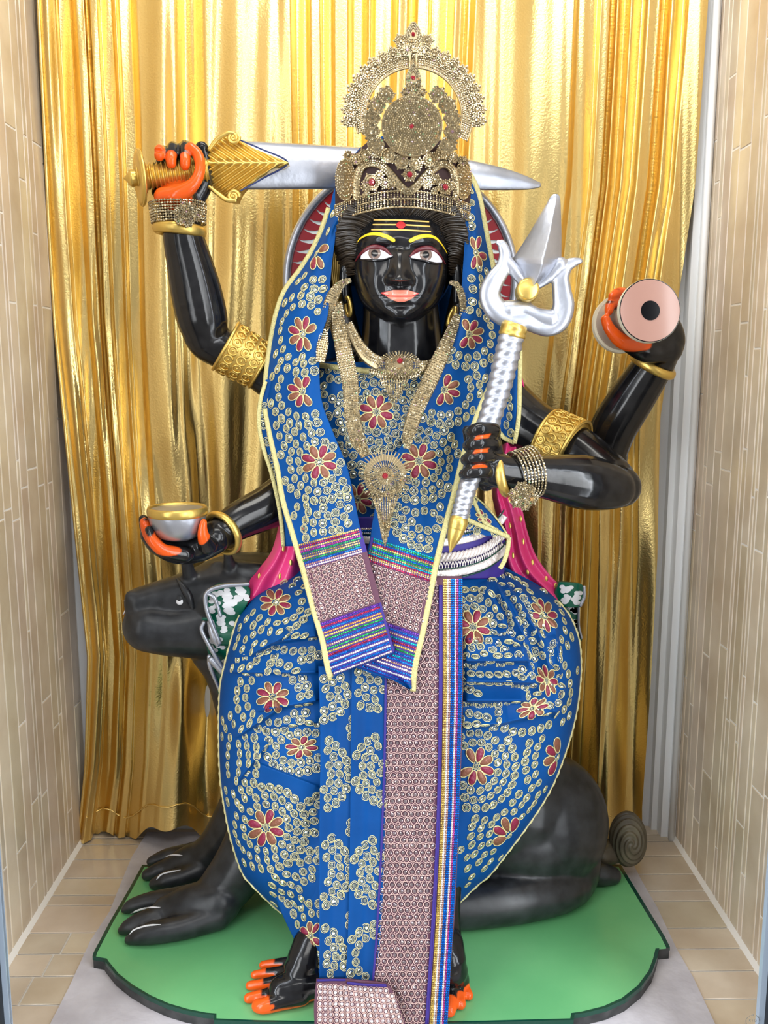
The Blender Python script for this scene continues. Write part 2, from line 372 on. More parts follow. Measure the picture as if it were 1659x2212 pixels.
# ------------------------------------------------------------ gold curtain
def curtain():
    nx, nz = 900, 150
    KP = [83,.5,100,.9,118,.75,126,.1,150,.15,165,.8,180,.7,186,.05,195,.8,208,.75,216,.05,240,.1,248,.7,258,.15,280,.1,296,.8,345,1.,372,.75,400,.3,415,.4,445,.9,500,1.05,560,.95,600,.7,625,.9,640,.1,660,.2,672,.85,690,.75,697,.1,715,.2,724,.8,750,.9,765,.1,780,.15,800,.8,812,.15,845,.1,862,.9,880,.75,888,.1,905,.8,925,.7,935,.1,965,.05,985,.85,998,.7,1004,.1,1015,.2,1030,.8,1090,1.1,1170,1.,1240,.8,1252,.1,1290,.1,1300,.6,1318,.7,1322,.1,1335,.85,1350,.3,1365,.8,1385,.3,1405,.85,1425,.8,1435,.1,1455,.75,1475,.4,1490,.8,1530,.7]
    top_x = np.array(KP[0::2], float); am = np.array(KP[1::2])
    zz = np.linspace(0, 1, nz); V = np.zeros((nz, nx, 3)); s = np.linspace(0, 1, nx)
    eL_y = np.array([0, 470, 700, 1000, 1420, 1650, 1790, 1900]); eL = np.array([83, 105, 120, 150, 190, 183, 168, 160])
    eR_y = np.array([-200, 0, 400, 700, 900, 1200, 1500, 1760]); eR = np.array([1535, 1530, 1502, 1458, 1428, 1420, 1402, 1384])
    for k, t in enumerate(zz):
        y = -160+t*(1800+160)
        L = np.interp(y, eL_y, eL); R = np.interp(y, eR_y, eR); tt = max(0, y)/1760
        f = (top_x-83)/(1530-83); wig = 6*np.sin(f*23+tt*3.1)+9*np.sin(f*9-tt*4.2)
        g = f+ (0.012*np.sin(tt*3+f*17))*tt+.05*tt*np.sin(f*PI)*(.5-f)
        xs = L+g*(R-L)+wig*tt*np.sin(f*PI)
        xs = np.maximum.accumulate(xs)
        a = am*(1+.35*tt*np.sin(f*29+2)); a = np.clip(a, 0, 1.5)
        X = L+s*(R-L)
        idx = np.clip(np.searchsorted(xs, X)-1, 0, len(xs)-2)
        u = np.clip((X-xs[idx])/(xs[idx+1]-xs[idx]+1e-6), 0, 1); u = u*u*(3-2*u)
        dep = a[idx]*(1-u)+a[idx+1]*u
        wg = np.clip((y-950)/400, 0, 1)*np.exp(-((X-365)/110)**4); dep = dep*(1-.8*wg)+wg*(.45+.75*np.sin((X-245-(y-1000)*.10)/30+.6*np.sin(y*.008)))
        wg = np.clip((y-1150)/400, 0, 1)*np.exp(-((X-1330)/70)**4); dep = dep*(1-.7*wg)+wg*(.5+.6*np.sin((X-1270)/22))
        A = .040
        X2 = X+3*np.sin(dep*2.5+y*.004)*tt
        Y = 1.868-.0050*np.sin(X*.062+2.2*np.sin(X*.013)+y*.0025)-.0006*np.sin(X*.19+3*np.sin(X*.03)+y*.004)-A*dep-.006*np.sin(X*.021+y*.006)-.004*np.sin(X*.05-y*.011)*tt
        yb = y
        if t > .86:
            q = (t-.86)/.14; yy = 1800+ (14*np.sin(X*.03)+10*np.sin(X*.071+1))*1.0
            yb = y+(yy-1800)*q; Y = Y-.02*q*np.sin(X*.018+1.5)-.01*q
            yb = yb+np.where(X < 215, (215-X)*.75, 0)*q
        V[k] = P(X2, yb, Y)
    # crumpled puddle of cloth low at the left
    d = np.exp(-((np.arange(nx)/nx-.2)/.07)**2)[None]*np.exp(-((zz-.86)/.05)**2)[:, None]
    V[..., 1] -= .03*d*np.sin(np.arange(nx)*.09)[None]
    V[..., 2] = np.maximum(V[..., 2], .006)
    mb = MB(); mb.add(V, grid_faces(nz, nx)); B = V+np.array([0, .0025, 0]); mb.add(B, grid_faces(nz, nx)[:, ::-1])
    mb.add(np.concatenate([V[-1], B[-1]]), grid_faces(2, nx)); mb.add(np.concatenate([V[:, 0], B[:, 0]]), grid_faces(2, nz)[:, ::-1]); mb.add(np.concatenate([V[:, -1], B[:, -1]]), grid_faces(2, nz))
    root = thing('curtain', P(800, 1800, 1.86), 'shiny gold pleated curtain hanging across the back of the alcove', 'curtain')
    mb.build('curtain_fabric', M['curtain'], root)
    mb = MB(); tube(mb, V[:, 0]+[0, -.001, 0], .0035, nseg=8); mb.build('side_hem', M['curtain'], root)
    mb = MB(); e = V[-1, 0]; tube(mb, [e+[.0, 0, .008], e+[-.004, -.004, .001], e+[-.008, -.012, .0]], .006, nseg=12); mb.build('rolled_corner', M['curtain'], root)
    mb = MB(); tube(mb, V[-5, 12:-40:12]+[0, -.002, 0], .0018, nseg=6); mb.build('bottom_hem', M['curtain'], root)
curtain()

# ------------------------------------------------------------ dog
dog = thing('dog_statue', PZ(900, 1990, BZ), 'dark stone dog statue lying behind the blue skirt, head to the left', 'dog statue')
mb = MB()
limb(mb, [(302,1302,1.56,34),(350,1290,1.57,38),(410,1280,1.58,48),(470,1275,1.60,72),(540,1275,1.62,84),(620,1285,1.64,85)])
limb(mb, [(322,1352,1.56,57),(370,1358,1.57,60),(430,1352,1.59,74),(500,1345,1.61,90),(580,1350,1.63,95)])
limb(mb, [(480,1300,1.60,80),(540,1400,1.62,98),(600,1520,1.63,118),(700,1640,1.64,150)])
limb(mb, [(285,1290,1.55,16),(290,1330,1.55,20),(300,1360,1.55,30)])
limb(mb, [(700,1640,1.63,160),(850,1700,1.63,180),(1000,1720,1.64,170),(1120,1740,1.64,140)])
bpx(mb, 1175, 1775, 1.625, 138, 150, 118); bpx(mb, 1130, 1700, 1.64, 130, 95, 110)
bpx(mb, 1120, 1820, 1.58, 150, 105, 80)
bpx(mb, 1235, 1860, 1.60, 62, 95, 60); bpx(mb, 1090, 1700, 1.61, 150, 130, 90)
# lower hind leg lying along the base
def fl(x, y, r, z=BZ):      # ground contact point raised by radius
    p = PZ(x, y, z); s = mpp(p); return p+np.array([0, 0, r*s]), r*s
def floorlimb(mb, ctrl, n=20, flat=1.0, **k):
    q = [fl(x, y, r) for x, y, r in ctrl]; p = catmull([a for a, _ in q], n); r = catmull([[b] for _, b in q], n)[:, 0]
    tube(mb, p, r, r*flat, ref=k.pop('ref', FW), **k); return p, r
floorlimb(mb, [(900,2010,45),(1000,2003,48),(1110,1990,50),(1200,1970,46),(1240,1952,38)])
floorlimb(mb, [(1255,1935,20),(1225,1950,34)])
floorlimb(mb, [(1270,1912,22),(1300,1912,25),(1322,1910,20)])
# front legs
limb(mb, [(600,1700,1.585,70),(560,1790,1.565,64),(520,1870,1.545,60),(470,1935,1.535,54),(430,1965,1.535,44)])
limb(mb, [(590,1620,1.66,70),(540,1730,1.66,62),(480,1820,1.665,48),(430,1862,1.67,38)])
limb(mb, [(455,1955,1.53,50),(420,1975,1.52,40),(390,1985,1.515,34)], flat=1)
floorlimb(mb, [(470,2006,34),(400,2026,27),(340,2036,25),(300,2040,19),(280,2041,12)])
floorlimb(mb, [(450,1985,36),(380,1995,27),(320,2010,24),(280,2018,18),(264,2020,11)])
floorlimb(mb, [(450,1965,34),(390,1965,26),(330,1968,22),(285,1972,16),(270,1974,10)])
floorlimb(mb, [(450,1900,30),(400,1914,23),(360,1922,21),(335,1922,14)])
floorlimb(mb, [(440,1885,30),(390,1888,23),(345,1898,19),(318,1902,13)])
floorlimb(mb, [(440,1868,28),(400,1866,22),(360,1868,18),(328,1872,12)])
limb(mb, [(470,1395,1.61,62),(500,1450,1.62,57),(530,1540,1.63,62),(562,1625,1.64,84)])
floorlimb(mb, [(475,1992,50),(415,1994,43),(360,1996,31)])
floorlimb(mb, [(450,1888,40),(405,1892,33),(372,1895,24)])
# stone struts joining hand and head
limb(mb, [(402,1205,1.55,13),(408,1240,1.56,15)], flat=1); limb(mb, [(492,1195,1.56,10),(496,1225,1.57,14)])
# ear folded back
limb(mb, [(470,1225,1.58,16),(560,1240,1.57,26),(640,1260,1.58,24)], flat=.6)
me = remesh(mb, 'dog_body', .0034, 9, .6); me.materials.append(M['dogstone']); link('dog_body', me, dog)
# eye, brow ridge, nostril mark
mb = MB(); limb(mb, [(269,1297,1.552,1.2),(273,1309,1.55,1.6),(270,1320,1.552,1.5),(266,1328,1.555,1)]); mb.build('nostril_line', M['white'], dog)
from mathutils.bvhtree import BVHTree
def bvh_of(me):
    n = len(me.polygons); lt = np.empty(n, np.int32); me.polygons.foreach_get('loop_total', lt); vi = np.empty(len(me.loops), np.int32); me.loops.foreach_get('vertex_index', vi)
    return BVHTree.FromPolygons([tuple(v) for v in co_of(me).tolist()], [tuple(q) for q in np.split(vi, np.cumsum(lt)[:-1])] if (lt != 4).any() else vi.reshape(-1, 4).tolist())
def hit(bv, x, y, lift=.0006):
    d = P(x, y, 1.0)-CC; d /= np.linalg.norm(d); h = bv.ray_cast(Vector(CC), Vector(d)); 
    return np.array(h[0])-d*lift if h[0] is not None else P(x, y, 1.5)
def paintline(bv, pts, r, name, m_, parent, n=16, flat=.5):
    c_ = catmull(pts, n); q = np.array([hit(bv, a, b) for a, b in c_[:, :2]]); mb = MB(); rr = r*np.clip(np.sin(np.linspace(.12, PI-.12, n))*1.6, .2, 1); tube(mb, q, rr, rr*flat, nseg=8); return mb.build(name, m_, parent)
dbv = bvh_of(me)
eh = hit(dbv, 388, 1296, -.003); es = mpp(eh)
mb = MB(); ball(mb, eh, (9*es, 5*es, 11*es), 16); ey = mb.build('eye', M['white'], dog)
mb = MB(); ball(mb, eh+UP*4*es-FW*2.2*es, (6.5*es, 4*es, 8*es), 14); mb.build('pupil', M['dogstone'], ey)
mb = MB(); c_ = catmull([(380,1252),(390,1268),(402,1288),(411,1312)], 16); q_ = np.array([hit(dbv, a, b, .001) for a, b in c_]); tube(mb, q_+RT*.004, np.linspace(.004, .010, 16)*np.sin(np.linspace(.5, PI-.35, 16)), .006, nseg=12); mb.build('eyelid', M['dogstone'], dog)
for pts in ([(281,1974),(300,1966),(322,1961),(346,1960)],[(280,2018),(292,2008),(318,2000),(347,1997)],[(358,1850),(375,1847),(394,1848)],[(338,1900),(352,1888),(390,1879)]):
    paintline(dbv, pts, .0019, 'toe_line', M['white'], dog)
# curled tail with carved strands
mb = MB(); nn = 90; mm = 220
cx, cy = 1356, 1812; pc = P(cx, cy, 1.68); s_ = mpp(pc)
ph = np.linspace(.001, PI-.001, nn)[:, None]; th = np.linspace(0, 2*PI, mm, endpoint=False)[None]
# pole faces viewer: spiral grooves around the pole
rr = 1+.055*np.sin(3*th-ph*22)*np.sin(ph)**.4+.012*np.sin(9*th-ph*50)*np.sin(ph)
x = np.sin(ph)*np.cos(th)*38*rr; z = np.sin(ph)*np.sin(th)*56*rr; y = -np.cos(ph)*40*rr
V = pc+(x*s_)[..., None]*RT+(y*s_)[..., None]*FW+(z*s_)[..., None]*UP
mb.add(V, grid_faces(nn, mm, True)); limb(mb, [(1300,1850,1.67,22),(1325,1838,1.685,26),(1345,1825,1.695,28)])
mb.build('curled_tail', M['tail'], dog)
# ------------------------------------------------------------ statue body
fig = thing('statue', PZ(820, 2190, BZ), 'seated black marble deity statue with four arms, on the green base', 'statue')
class Span:
    def __init__(s, rows, n=160):
        r = catmull(rows, n); s.y, s.l, s.r = r[:, 0], r[:, 1], r[:, 2]; s.y0, s.y1 = s.y.min(), s.y.max()
        k = np.argsort(s.y); s.y, s.l, s.r = s.y[k], s.l[k], s.r[k]
    def L(s, y): return np.interp(y, s.y, s.l)
    def R(s, y): return np.interp(y, s.y, s.r)
    def u(s, x, y): l, r = s.L(y), s.R(y); return (x-l)/np.maximum(r-l, 1e-3)
    def inside(s, x, y, m=0): return (y > s.y0+m) & (y < s.y1-m) & (x > s.L(y)+m) & (x < s.R(y)-m)
def sheet(mb, sp, D, nr=80, nc=40, th=.003, mat=0, dense=False, col=None):
    y = np.linspace(sp.y0, sp.y1, nr); u = np.linspace(0, 1, nc)
    if dense: u = .5-.5*np.cos(u*PI)
    Yp = y[:, None]*np.ones(nc); X = sp.L(y)[:, None]+(sp.R(y)-sp.L(y))[:, None]*u
    Dd = D(X, Yp); F = P(X, Yp, Dd); B = F+np.array([0, th, 0])
    g = grid_faces(nr, nc); b = mb.n; n = nr*nc
    mb.add(np.vstack([F.reshape(-1, 3), B.reshape(-1, 3)]), g[:, ::-1]*0+g, mat, True, col)
    mb.more(g[:, ::-1]+n, mat, True, b)
    rim = np.concatenate([np.arange(nc), np.arange(1, nr)*nc+nc-1, (nr-1)*nc+np.arange(nc-2, -1, -1), np.arange(nr-2, 0, -1)*nc])
    q = np.roll(rim, -1); mb.more(np.stack([q, rim, rim+n, q+n], -1), mat, True, b)
def nrm(D, x, y):
    p = P(x, y, D(x, y)); a = P(x+2, y, D(x+2, y))-P(x-2, y, D(x-2, y)); b = P(x, y+2, D(x, y+2))-P(x, y-2, D(x, y-2))
    n = np.cross(a, b); n /= np.linalg.norm(n, axis=-1)[..., None]+1e-12
    s = np.sign((n@FW)); n = -n*s[..., None]
    lim = (n@FW) > -.35
    n = np.where(lim[..., None], n-FW*.5, n); n /= np.linalg.norm(n, axis=-1)[..., None]
    return p, n

# face surface --------------------------------------------------
fy = np.array([430, 445, 460, 480, 520, 560, 600, 640, 665, 685, 697, 704, 708.])
fw = np.array([82, 88, 92, 95, 102, 104, 101, 90, 75, 52, 34, 18, 6.])
fc = np.array([872, 871, 870, 868, 866, 865, 864, 864, 864, 865, 866, 867, 867.])
fd = np.array([1.528, 1.516, 1.506, 1.496, 1.487, 1.484, 1.480, 1.478, 1.479, 1.486, 1.496, 1.510, 1.522])
cm = lambda a: catmull(np.c_[fy, a], 300)
FWd, FCd, FDd = cm(fw), cm(fc), cm(fd)
def G(x, y, cx, cy, sx, sy, rot=0):
    dx, dy = x-cx, y-cy; c, s = math.cos(rot), math.sin(rot); a = dx*c+dy*s; b = -dx*s+dy*c
    return np.exp(-(a/sx)**2/2-(b/sy)**2/2)
def faceD(x, y):
    w = np.interp(y, FWd[:, 0], FWd[:, 1]); c = np.interp(y, FCd[:, 0], FCd[:, 1]); d = np.interp(y, FDd[:, 0], FDd[:, 1])
    t = np.clip(np.abs((x-c)/w), 0, 1); sh = 1-(1-t**2.4)**(1/2.0)
    D = d+.085*sh
    # nose: ridge, tip, wings
    k = np.clip((y-520)/(604-520), 0, 1); rid = np.where(y < 604, k**1.1, np.clip(1-(y-604)/13, 0, 1)**.8)
    sx = 7+7*k
    D = D-.022*rid*np.exp(-((x-863)/sx)**2/2)*(1+.0*y)-.006*G(x, y, 863, 598, 11, 11)
    D = D-.010*G(x, y, 844, 604, 8, 7)-.010*G(x, y, 883, 605, 8, 7)
    D = D+.006*G(x, y, 850, 612, 5, 3)+.006*G(x, y, 877, 613, 5, 3)
    # eye sockets, eyeballs, brow shelf
    for ex, ey in ((812, 549), (921, 552)):
        sg = 1 if ex > 863 else -1
        D = D+.010*G(x, y, ex-sg*14, ey-6, 17, 15)+.005*G(x, y, ex, ey-15, 30, 6)
        D = D-.007*G(x, y, ex, ey, 24, 13)
        D = D-.004*G(x, y, ex, ey-34, 36, 9)
    D = D+.004*G(x, y, 863, 530, 9, 9)
    # cheeks, muzzle, lips, chin
    D = D-.010*G(x, y, 803, 606, 27, 30)-.010*G(x, y, 926, 609, 27, 30)+.003*G(x, y, 836, 590, 8, 20, .25)+.003*G(x, y, 892, 592, 8, 20, -.25)
    D = D+.004*G(x, y, 833, 628, 9, 16, -.4)+.004*G(x, y, 896, 629, 9, 16, .4)
    D = D-.0085*G(x, y, 866, 640, 27, 13)+.0022*G(x, y, 866, 640.5, 30, 1.8)+.0025*G(x, y, 865, 622, 4, 6)
    D = D+.0045*G(x, y, 866, 660, 20, 5)-.008*G(x, y, 866, 682, 19, 12)
    return D
mb = MB(); nr, nc = 260, 220
yy = np.linspace(430, 708, nr); uu = np.sin(np.linspace(-PI/2, PI/2, nc))*.9995
w = np.interp(yy, FWd[:, 0], FWd[:, 1]); c = np.interp(yy, FCd[:, 0], FCd[:, 1])
X = c[:, None]+w[:, None]*uu; Yp = yy[:, None]*np.ones(nc); Dd = faceD(X, Yp)
F = P(X, Yp, Dd); Bk = P(X, Yp, np.full_like(X, 1.575)+.04*(1-uu**2)[None])
mb.add(F, grid_faces(nr, nc)); mb.add(Bk, grid_faces(nr, nc)[:, ::-1])
mb.add(np.concatenate([F[:, 0], Bk[:, 0]]), grid_faces(2, nr)[:, ::-1]); mb.add(np.concatenate([F[:, -1], Bk[:, -1]]), grid_faces(2, nr))
mb.add(np.concatenate([F[0], Bk[0]]), grid_faces(2, nc)); mb.add(np.concatenate([F[-1], Bk[-1]]), grid_faces(2, nc)[:, ::-1])
head_mesh = mb.mesh('head')

# body by tapered limbs, fused --------------------------------
mb = MB()
bpx(mb, 868, 570, 1.615, 112, 120, 90)                                            # skull
limb(mb, [(866,650,1.585,82),(868,720,1.585,86),(868,790,1.585,96),(868,850,1.60,120)], flat=.85)   # neck
limb(mb, [(868,850,1.62,150),(855,960,1.62,170),(850,1080,1.62,150),(850,1190,1.62,150),(855,1300,1.60,190)], flat=.62)  # torso
limb(mb, [(690,850,1.63,70),(868,830,1.63,80),(1050,860,1.63,72)], flat=.9)        # shoulders
# ears
for ex, sg in ((748, -1), (984, 1)):
    limb(mb, [(ex, 560, 1.56, 10), (ex+sg*4, 600, 1.555, 12), (ex+sg*2, 650, 1.55, 8)], flat=.8)
# sword arm
limb(mb, [(690,880,1.63,60),(620,840,1.62,50),(560,802,1.61,41),(500,765,1.60,42),(455,738,1.595,46),(440,720,1.59,46)])
limb(mb, [(446,728,1.59,46),(437,690,1.585,55),(424,630,1.58,55),(410,570,1.575,50),(398,520,1.57,45),(390,470,1.57,41),(388,435,1.57,42)])
# bowl arm
limb(mb, [(700,1020,1.60,60),(640,1060,1.58,56),(580,1095,1.55,48),(520,1123,1.52,42),(480,1148,1.50,36),(450,1165,1.49,34)])
# trident arm
limb(mb, [(1080,880,1.63,75),(1150,925,1.60,60),(1240,978,1.56,60),(1315,1035,1.50,54),(1340,1052,1.475,45)])
limb(mb, [(1362,1058,1.470,22),(1335,1055,1.462,45),(1265,1042,1.445,60),(1175,1030,1.425,47),(1105,1022,1.41,38),(1070,1015,1.405,38)])
# drum arm
limb(mb, [(1150,980,1.66,55),(1250,1010,1.68,50),(1310,985,1.67,46)])
limb(mb, [(1305,985,1.67,46),(1325,925,1.655,50),(1365,860,1.635,49),(1410,790,1.615,44),(1425,755,1.605,44)])
# legs inside the cloth down to the feet
limb(mb, [(700,1450,1.48,50),(690,1750,1.44,46),(676,1950,1.395,38),(668,2070,1.345,38)])
limb(mb, [(980,1500,1.48,50),(960,1800,1.43,46),(957,1970,1.385,38),(965,2080,1.33,38)])
# hands -------------------------------------------------------
hands = MB(); caps = []
def finger(ctrl, tip=True, tipr=1.12, tipn=.35, **k):
    p, r = limb(hands, ctrl, n=14, nseg=14, **k)
    if tip:
        i = int(len(p)*(1-tipn)); j = (i+len(p)-1)//2
        caps.append((p[i], p[j], r[j]*tipr)); caps.append((p[j], p[-1], r[-1]*tipr*1.1))
    return p, r
# sword fist: palm heel, back of hand, four fingers over the grip, thumb
limb(hands, [(388,450,1.565,42),(385,430,1.57,44),(392,405,1.58,44)], flat=.7)
limb(hands, [(350,412,1.585,24),(355,380,1.60,26),(360,345,1.60,22)], flat=.6)
limb(hands, [(420,425,1.575,26),(436,395,1.58,24),(440,350,1.585,20),(436,320,1.58,15)], flat=.8)
limb(hands, [(385,400,1.60,40),(390,350,1.61,34)], flat=.5)
for x0, y0, x1, y1 in ((352,325,344,336),(376,318,370,352),(400,316,400,356)):
    finger([(x0+6,372,1.605,13),(x0+4,y0+18,1.60,13),(x0,y0+2,1.585,12.5),((x0+x1)/2,y0+1,1.56,12),(x1,y1-12,1.542,11.5),(x1,y1+1,1.541,11.5)], tipn=.26, tipr=1.05)
p, r = limb(hands, [(352,425,1.545,20),(385,420,1.538,20),(418,398,1.535,14),(432,368,1.538,12),(428,335,1.545,12),(412,318,1.548,11)], n=20)
for a in range(19): caps.append((p[a]-[0,.004,0], p[a+1]-[0,.004,0], r[a]*1.05))
caps.append((P(345,412,1.54), P(385,425,1.54), .023)); caps.append((P(350,395,1.56), P(400,400,1.56), .02))
# bowl hand: cupped palm, fingers under the bowl
limb(hands, [(470,1160,1.495,34),(430,1180,1.49,34),(385,1186,1.485,33),(345,1172,1.485,28),(325,1155,1.485,22)], flat=1.3)
finger([(380,1192,1.465,20),(345,1180,1.455,17),(322,1155,1.45,14),(312,1128,1.452,11)], tip=False)
finger([(375,1190,1.50,20),(338,1175,1.50,17),(318,1150,1.50,14),(310,1122,1.50,11)], tip=False)
finger([(400,1198,1.45,18),(355,1190,1.435,15),(330,1168,1.432,13),(322,1145,1.436,10)], tip=False)
finger([(450,1180,1.455,20),(440,1160,1.44,14),(438,1140,1.437,10),(440,1128,1.437,8)], tip=False)
pp = P(*np.array([(306,1116,1.47),(312,1145,1.45),(335,1172,1.435),(375,1182,1.425),(415,1172,1.425),(445,1140,1.435)]).T)
pp = catmull(pp, 24)
for a in range(23): caps.append((pp[a], pp[a+1], .0155))
# trident fist
limb(hands, [(1075,1015,1.405,38),(1055,1008,1.41,40),(1045,990,1.415,38)], flat=.8)
limb(hands, [(1062,935,1.41,18),(1060,990,1.412,28),(1050,1040,1.415,22)], flat=.8)
for k, (yc, dx) in enumerate(((930,22),(960,14),(990,6),(1022,0))):
    finger([(1068-k*2,yc+2,1.412,15),(1064-k*2,yc-2,1.392,16),(1040-k*2,yc-4,1.372,15.5),(1012+dx*.55,yc,1.375,14.5),(1003+dx*.55,yc+3,1.392,13)], tip=False)
    if k:
        a, b = P(1018+dx*.5, yc-14, 1.362), P(1060, yc-20+k, 1.372); caps.append((a, b, .0029))
finger([(1050,1000,1.42,18),(1020,960,1.425,15),(1010,930,1.42,12)], tip=False)
# drum hand
limb(hands, [(1425,760,1.60,44),(1440,735,1.595,40),(1425,705,1.59,42),(1400,700,1.60,40)], flat=.8)
limb(hands, [(1440,750,1.59,38),(1400,755,1.575,30),(1365,742,1.57,24),(1340,725,1.57,18)], flat=.8)
for a in ([(1385,745,1.57,20),(1345,738,1.535,17),(1318,712,1.53,13),(1308,690,1.535,11)],
          [(1395,700,1.60,20),(1350,660,1.585,15),(1322,655,1.55,12),(1315,672,1.54,10)],
          [(1400,690,1.60,20),(1360,640,1.585,14),(1335,632,1.555,11),(1322,640,1.545,9)]):
    finger(a, tipn=.75, tipr=1.3)
caps.append((P(1400,735,1.54), P(1330,728,1.54), .022))
# feet
def foot(ankle, heel, toes, orange):
    pts = [P(*ankle[:3]), ]
def gp(x, y, r): q, rr = fl(x, y, r); return q
def pathfl(ctrl, n=16, flat=1., T=hands):
    q = [fl(x, y, r) for x, y, r in ctrl]; p = catmull([a for a, _ in q], n); r = catmull([[b] for _, b in q], n)[:, 0]
    tube(T, p, r, r*flat, ref=np.array([0, 0, 1.0]), nseg=16); return p, r
p0 = P(668, 2050, 1.345)
tube(hands, catmull([P(672,2040,1.345), P(655,2085,1.325), gp(632,2150,26)], 12), [.030]*6+[.028]*3+[.022]*3)
pathfl([(700,2150,30),(650,2160,34),(610,2165,30)], flat=1)
for a in ([(650,2170,24),(605,2180,20),(572,2188,17),(558,2186,15)],
          [(640,2150,20),(595,2160,16),(560,2164,13),(537,2166,11)],
          [(640,2130,20),(600,2135,15),(565,2138,12),(540,2138,10)],
          [(640,2115,20),(605,2114,14),(572,2113,11),(550,2114,9)],
          [(650,2098,20),(620,2094,14),(590,2093,11),(568,2093,9)]):
    p, r = pathfl(a)
    caps.append((p[11], p[-1], r[-1]*1.55))
    d = np.array([0,0,0]);  caps.append((p[7]+[0, -r[7]*.95, r[7]*.25], p[11]+[0, -r[11]*.8, r[11]*.2], .0035))
caps.append((gp(575,2190,5), gp(700,2165,5), .012))
tube(hands, catmull([P(965,2040,1.34), P(972,2085,1.315), gp(985,2140,26)], 12), [.028]*6+[.026]*3+[.022]*3)
for a in ([(975,2150,20),(972,2185,17),(970,2196,15)], [(985,2140,18),(992,2168,13),(995,2180,12)], [(990,2125,18),(1005,2148,12),(1012,2160,11)], [(960,2155,20),(955,2190,16),(950,2200,14)]):
    p, r = pathfl(a); caps.append((p[9], p[-1], r[-1]*1.5))
for a, b in (((966,2105),(978,2170)),((988,2105),(1003,2150))): caps.append((gp(*a,2)+[0,-.0,.045], gp(*b,2)+[0,0,.016], .006))
for v, l, t, m_, s_, c_ in [(hands.V, hands.L, hands.T, hands.M, hands.S, hands.C)]:
    off = mb.n; mb.V += v; mb.L += [x+off for x in l]; mb.T += t; mb.M += m_; mb.S += s_; mb.C += c_; mb.n += hands.n
body = remesh(mb, 'body', .0021, 8, .5)
import bmesh
bm = bmesh.new(); bm.from_mesh(body); bm.from_mesh(head_mesh); bm.to_mesh(body); bm.free()
paint_attr(body, caps, .0014)
for p_ in body.polygons: p_.use_smooth = True
body.materials.clear(); body.materials.append(M['stone']); body.name = 'body'
link('body', body, fig)

# face paint --------------------------------------------------
def decal(name, rows, mt, lift, D=faceD, nr=24, nc=24, parent=fig, n=80):
    sp = Span(rows, n); mb = MB(); sheet(mb, sp, lambda x, y: D(x, y)-lift, nr, nc, .0006); return mb.build(name, mt, parent)
def line(mb, pts, r, D=faceD, lift=.0004, n=30, flat=.4):
    c = catmull(pts, n); p = P(c[:, 0], c[:, 1], D(c[:, 0], c[:, 1])-lift); rr = (c[:, 2] if c.shape[1] > 2 else r)
    tube(mb, p, np.maximum(rr, .25)*.00077, np.maximum(rr, .25)*.00077*flat, nseg=10)
for k, ex in enumerate((0, 1)):
    if k == 0: R = [(537,798,816),(540,791,826),(543,786,834),(547,781,842),(552,780,848),(556,779,846),(560,779,826)]; ic = (809, 547); lid = [(768,564,1.5),(778,550,3),(795,537,4.8),(812,533,5),(830,538,4.4),(845,551,1.5)]; low = [(775,561,1.5),(800,562,2.5),(828,561,2),(848,554,1)]
    else: R = [(541,914,932),(544,903,941),(548,894,947),(552,888,951),(557,889,954),(562,908,956),(567,936,955)]; ic = (920, 550); lid = [(886,553,1.5),(898,543,4.4),(915,536,5),(932,537,4.8),(948,549,3),(962,570,1.5)]; low = [(888,558,1),(915,563,2),(940,569,2.5),(958,570,1)]
    e = decal('eye', R, M['eyewhite'], .0012)
    eD = lambda x, y: faceD(x, y)
    mb = MB(); 
    for rr_, mt_, lf, nm in ((13.5, M['iris'], .0020, 'iris'), (7.5, M['black'], .0026, 'pupil')):
        mb = MB(); th = np.linspace(0, PI, 14)
        sp = Span([(ic[1]-rr_*math.cos(t), ic[0]-rr_*math.sin(t)-.01, ic[0]+rr_*math.sin(t)+.01) for t in th], 60)
        sheet(mb, sp, lambda x, y: faceD(x, y)-lf, 20, 16, .0006); mb.build(nm, mt_, e)
    mb = MB(); line(mb, lid, 3, lift=.0022, flat=.8); lo_ = mb.build('eyelid_line', M['darkred'], e)
    mb = MB(); line(mb, low, 2, lift=.0018, flat=.8); mb.build('lower_lid_line', M['black'], e)
mb = MB(); line(mb, [(768,530,1),(778,516,1.8),(795,507,3),(815,505.5,4),(835,511,4.4),(850,519,4)], 4, n=50); mb.build('eyebrow', M['yellow'], fig)
mb = MB(); line(mb, [(887,520,4),(902,513,4.4),(922,509.5,4),(940,514,3),(954,528,1.8),(966,548,1)], 4, n=50); mb.build('eyebrow', M['yellow'], fig)
for a, b in (((808,475),(926,479)), ((806,485),(928,489)), ((803,496),(930,500))):
    mb = MB(); line(mb, [(*a, 1.6), (866, (a[1]+b[1])/2-1.5, 1.6), (*b, 1.6)], 1.6); mb.build('forehead_line', M['ochre'], fig)
mb = MB(); th = np.linspace(0, PI, 12); sheet(mb, Span([(486-8*math.cos(t), 866-10*math.sin(t)-.01, 866+10*math.sin(t)+.01) for t in th], 60), lambda x, y: faceD(x, y)-.0026, 14, 14, .002); mb.build('forehead_dot', M['red'], fig)
lips = Span([(626.5,848,882),(629,842,888),(632,830,899),(634,825.5,903),(637,830,899),(641,836,895),(645,842,890),(649,850,882),(652.5,861,872)])
mb = MB(); 
def lipD(x, y): return faceD(x, y)-.0008-.0012*np.clip(1-((x-865)/38)**2, 0, 1)*(np.abs(y-640) > 1.2)-.001*G(x, y, 864, 647, 16, 4)
sheet(mb, lips, lipD, 50, 50, .001); lp = mb.build('lips', M['lip'], fig)
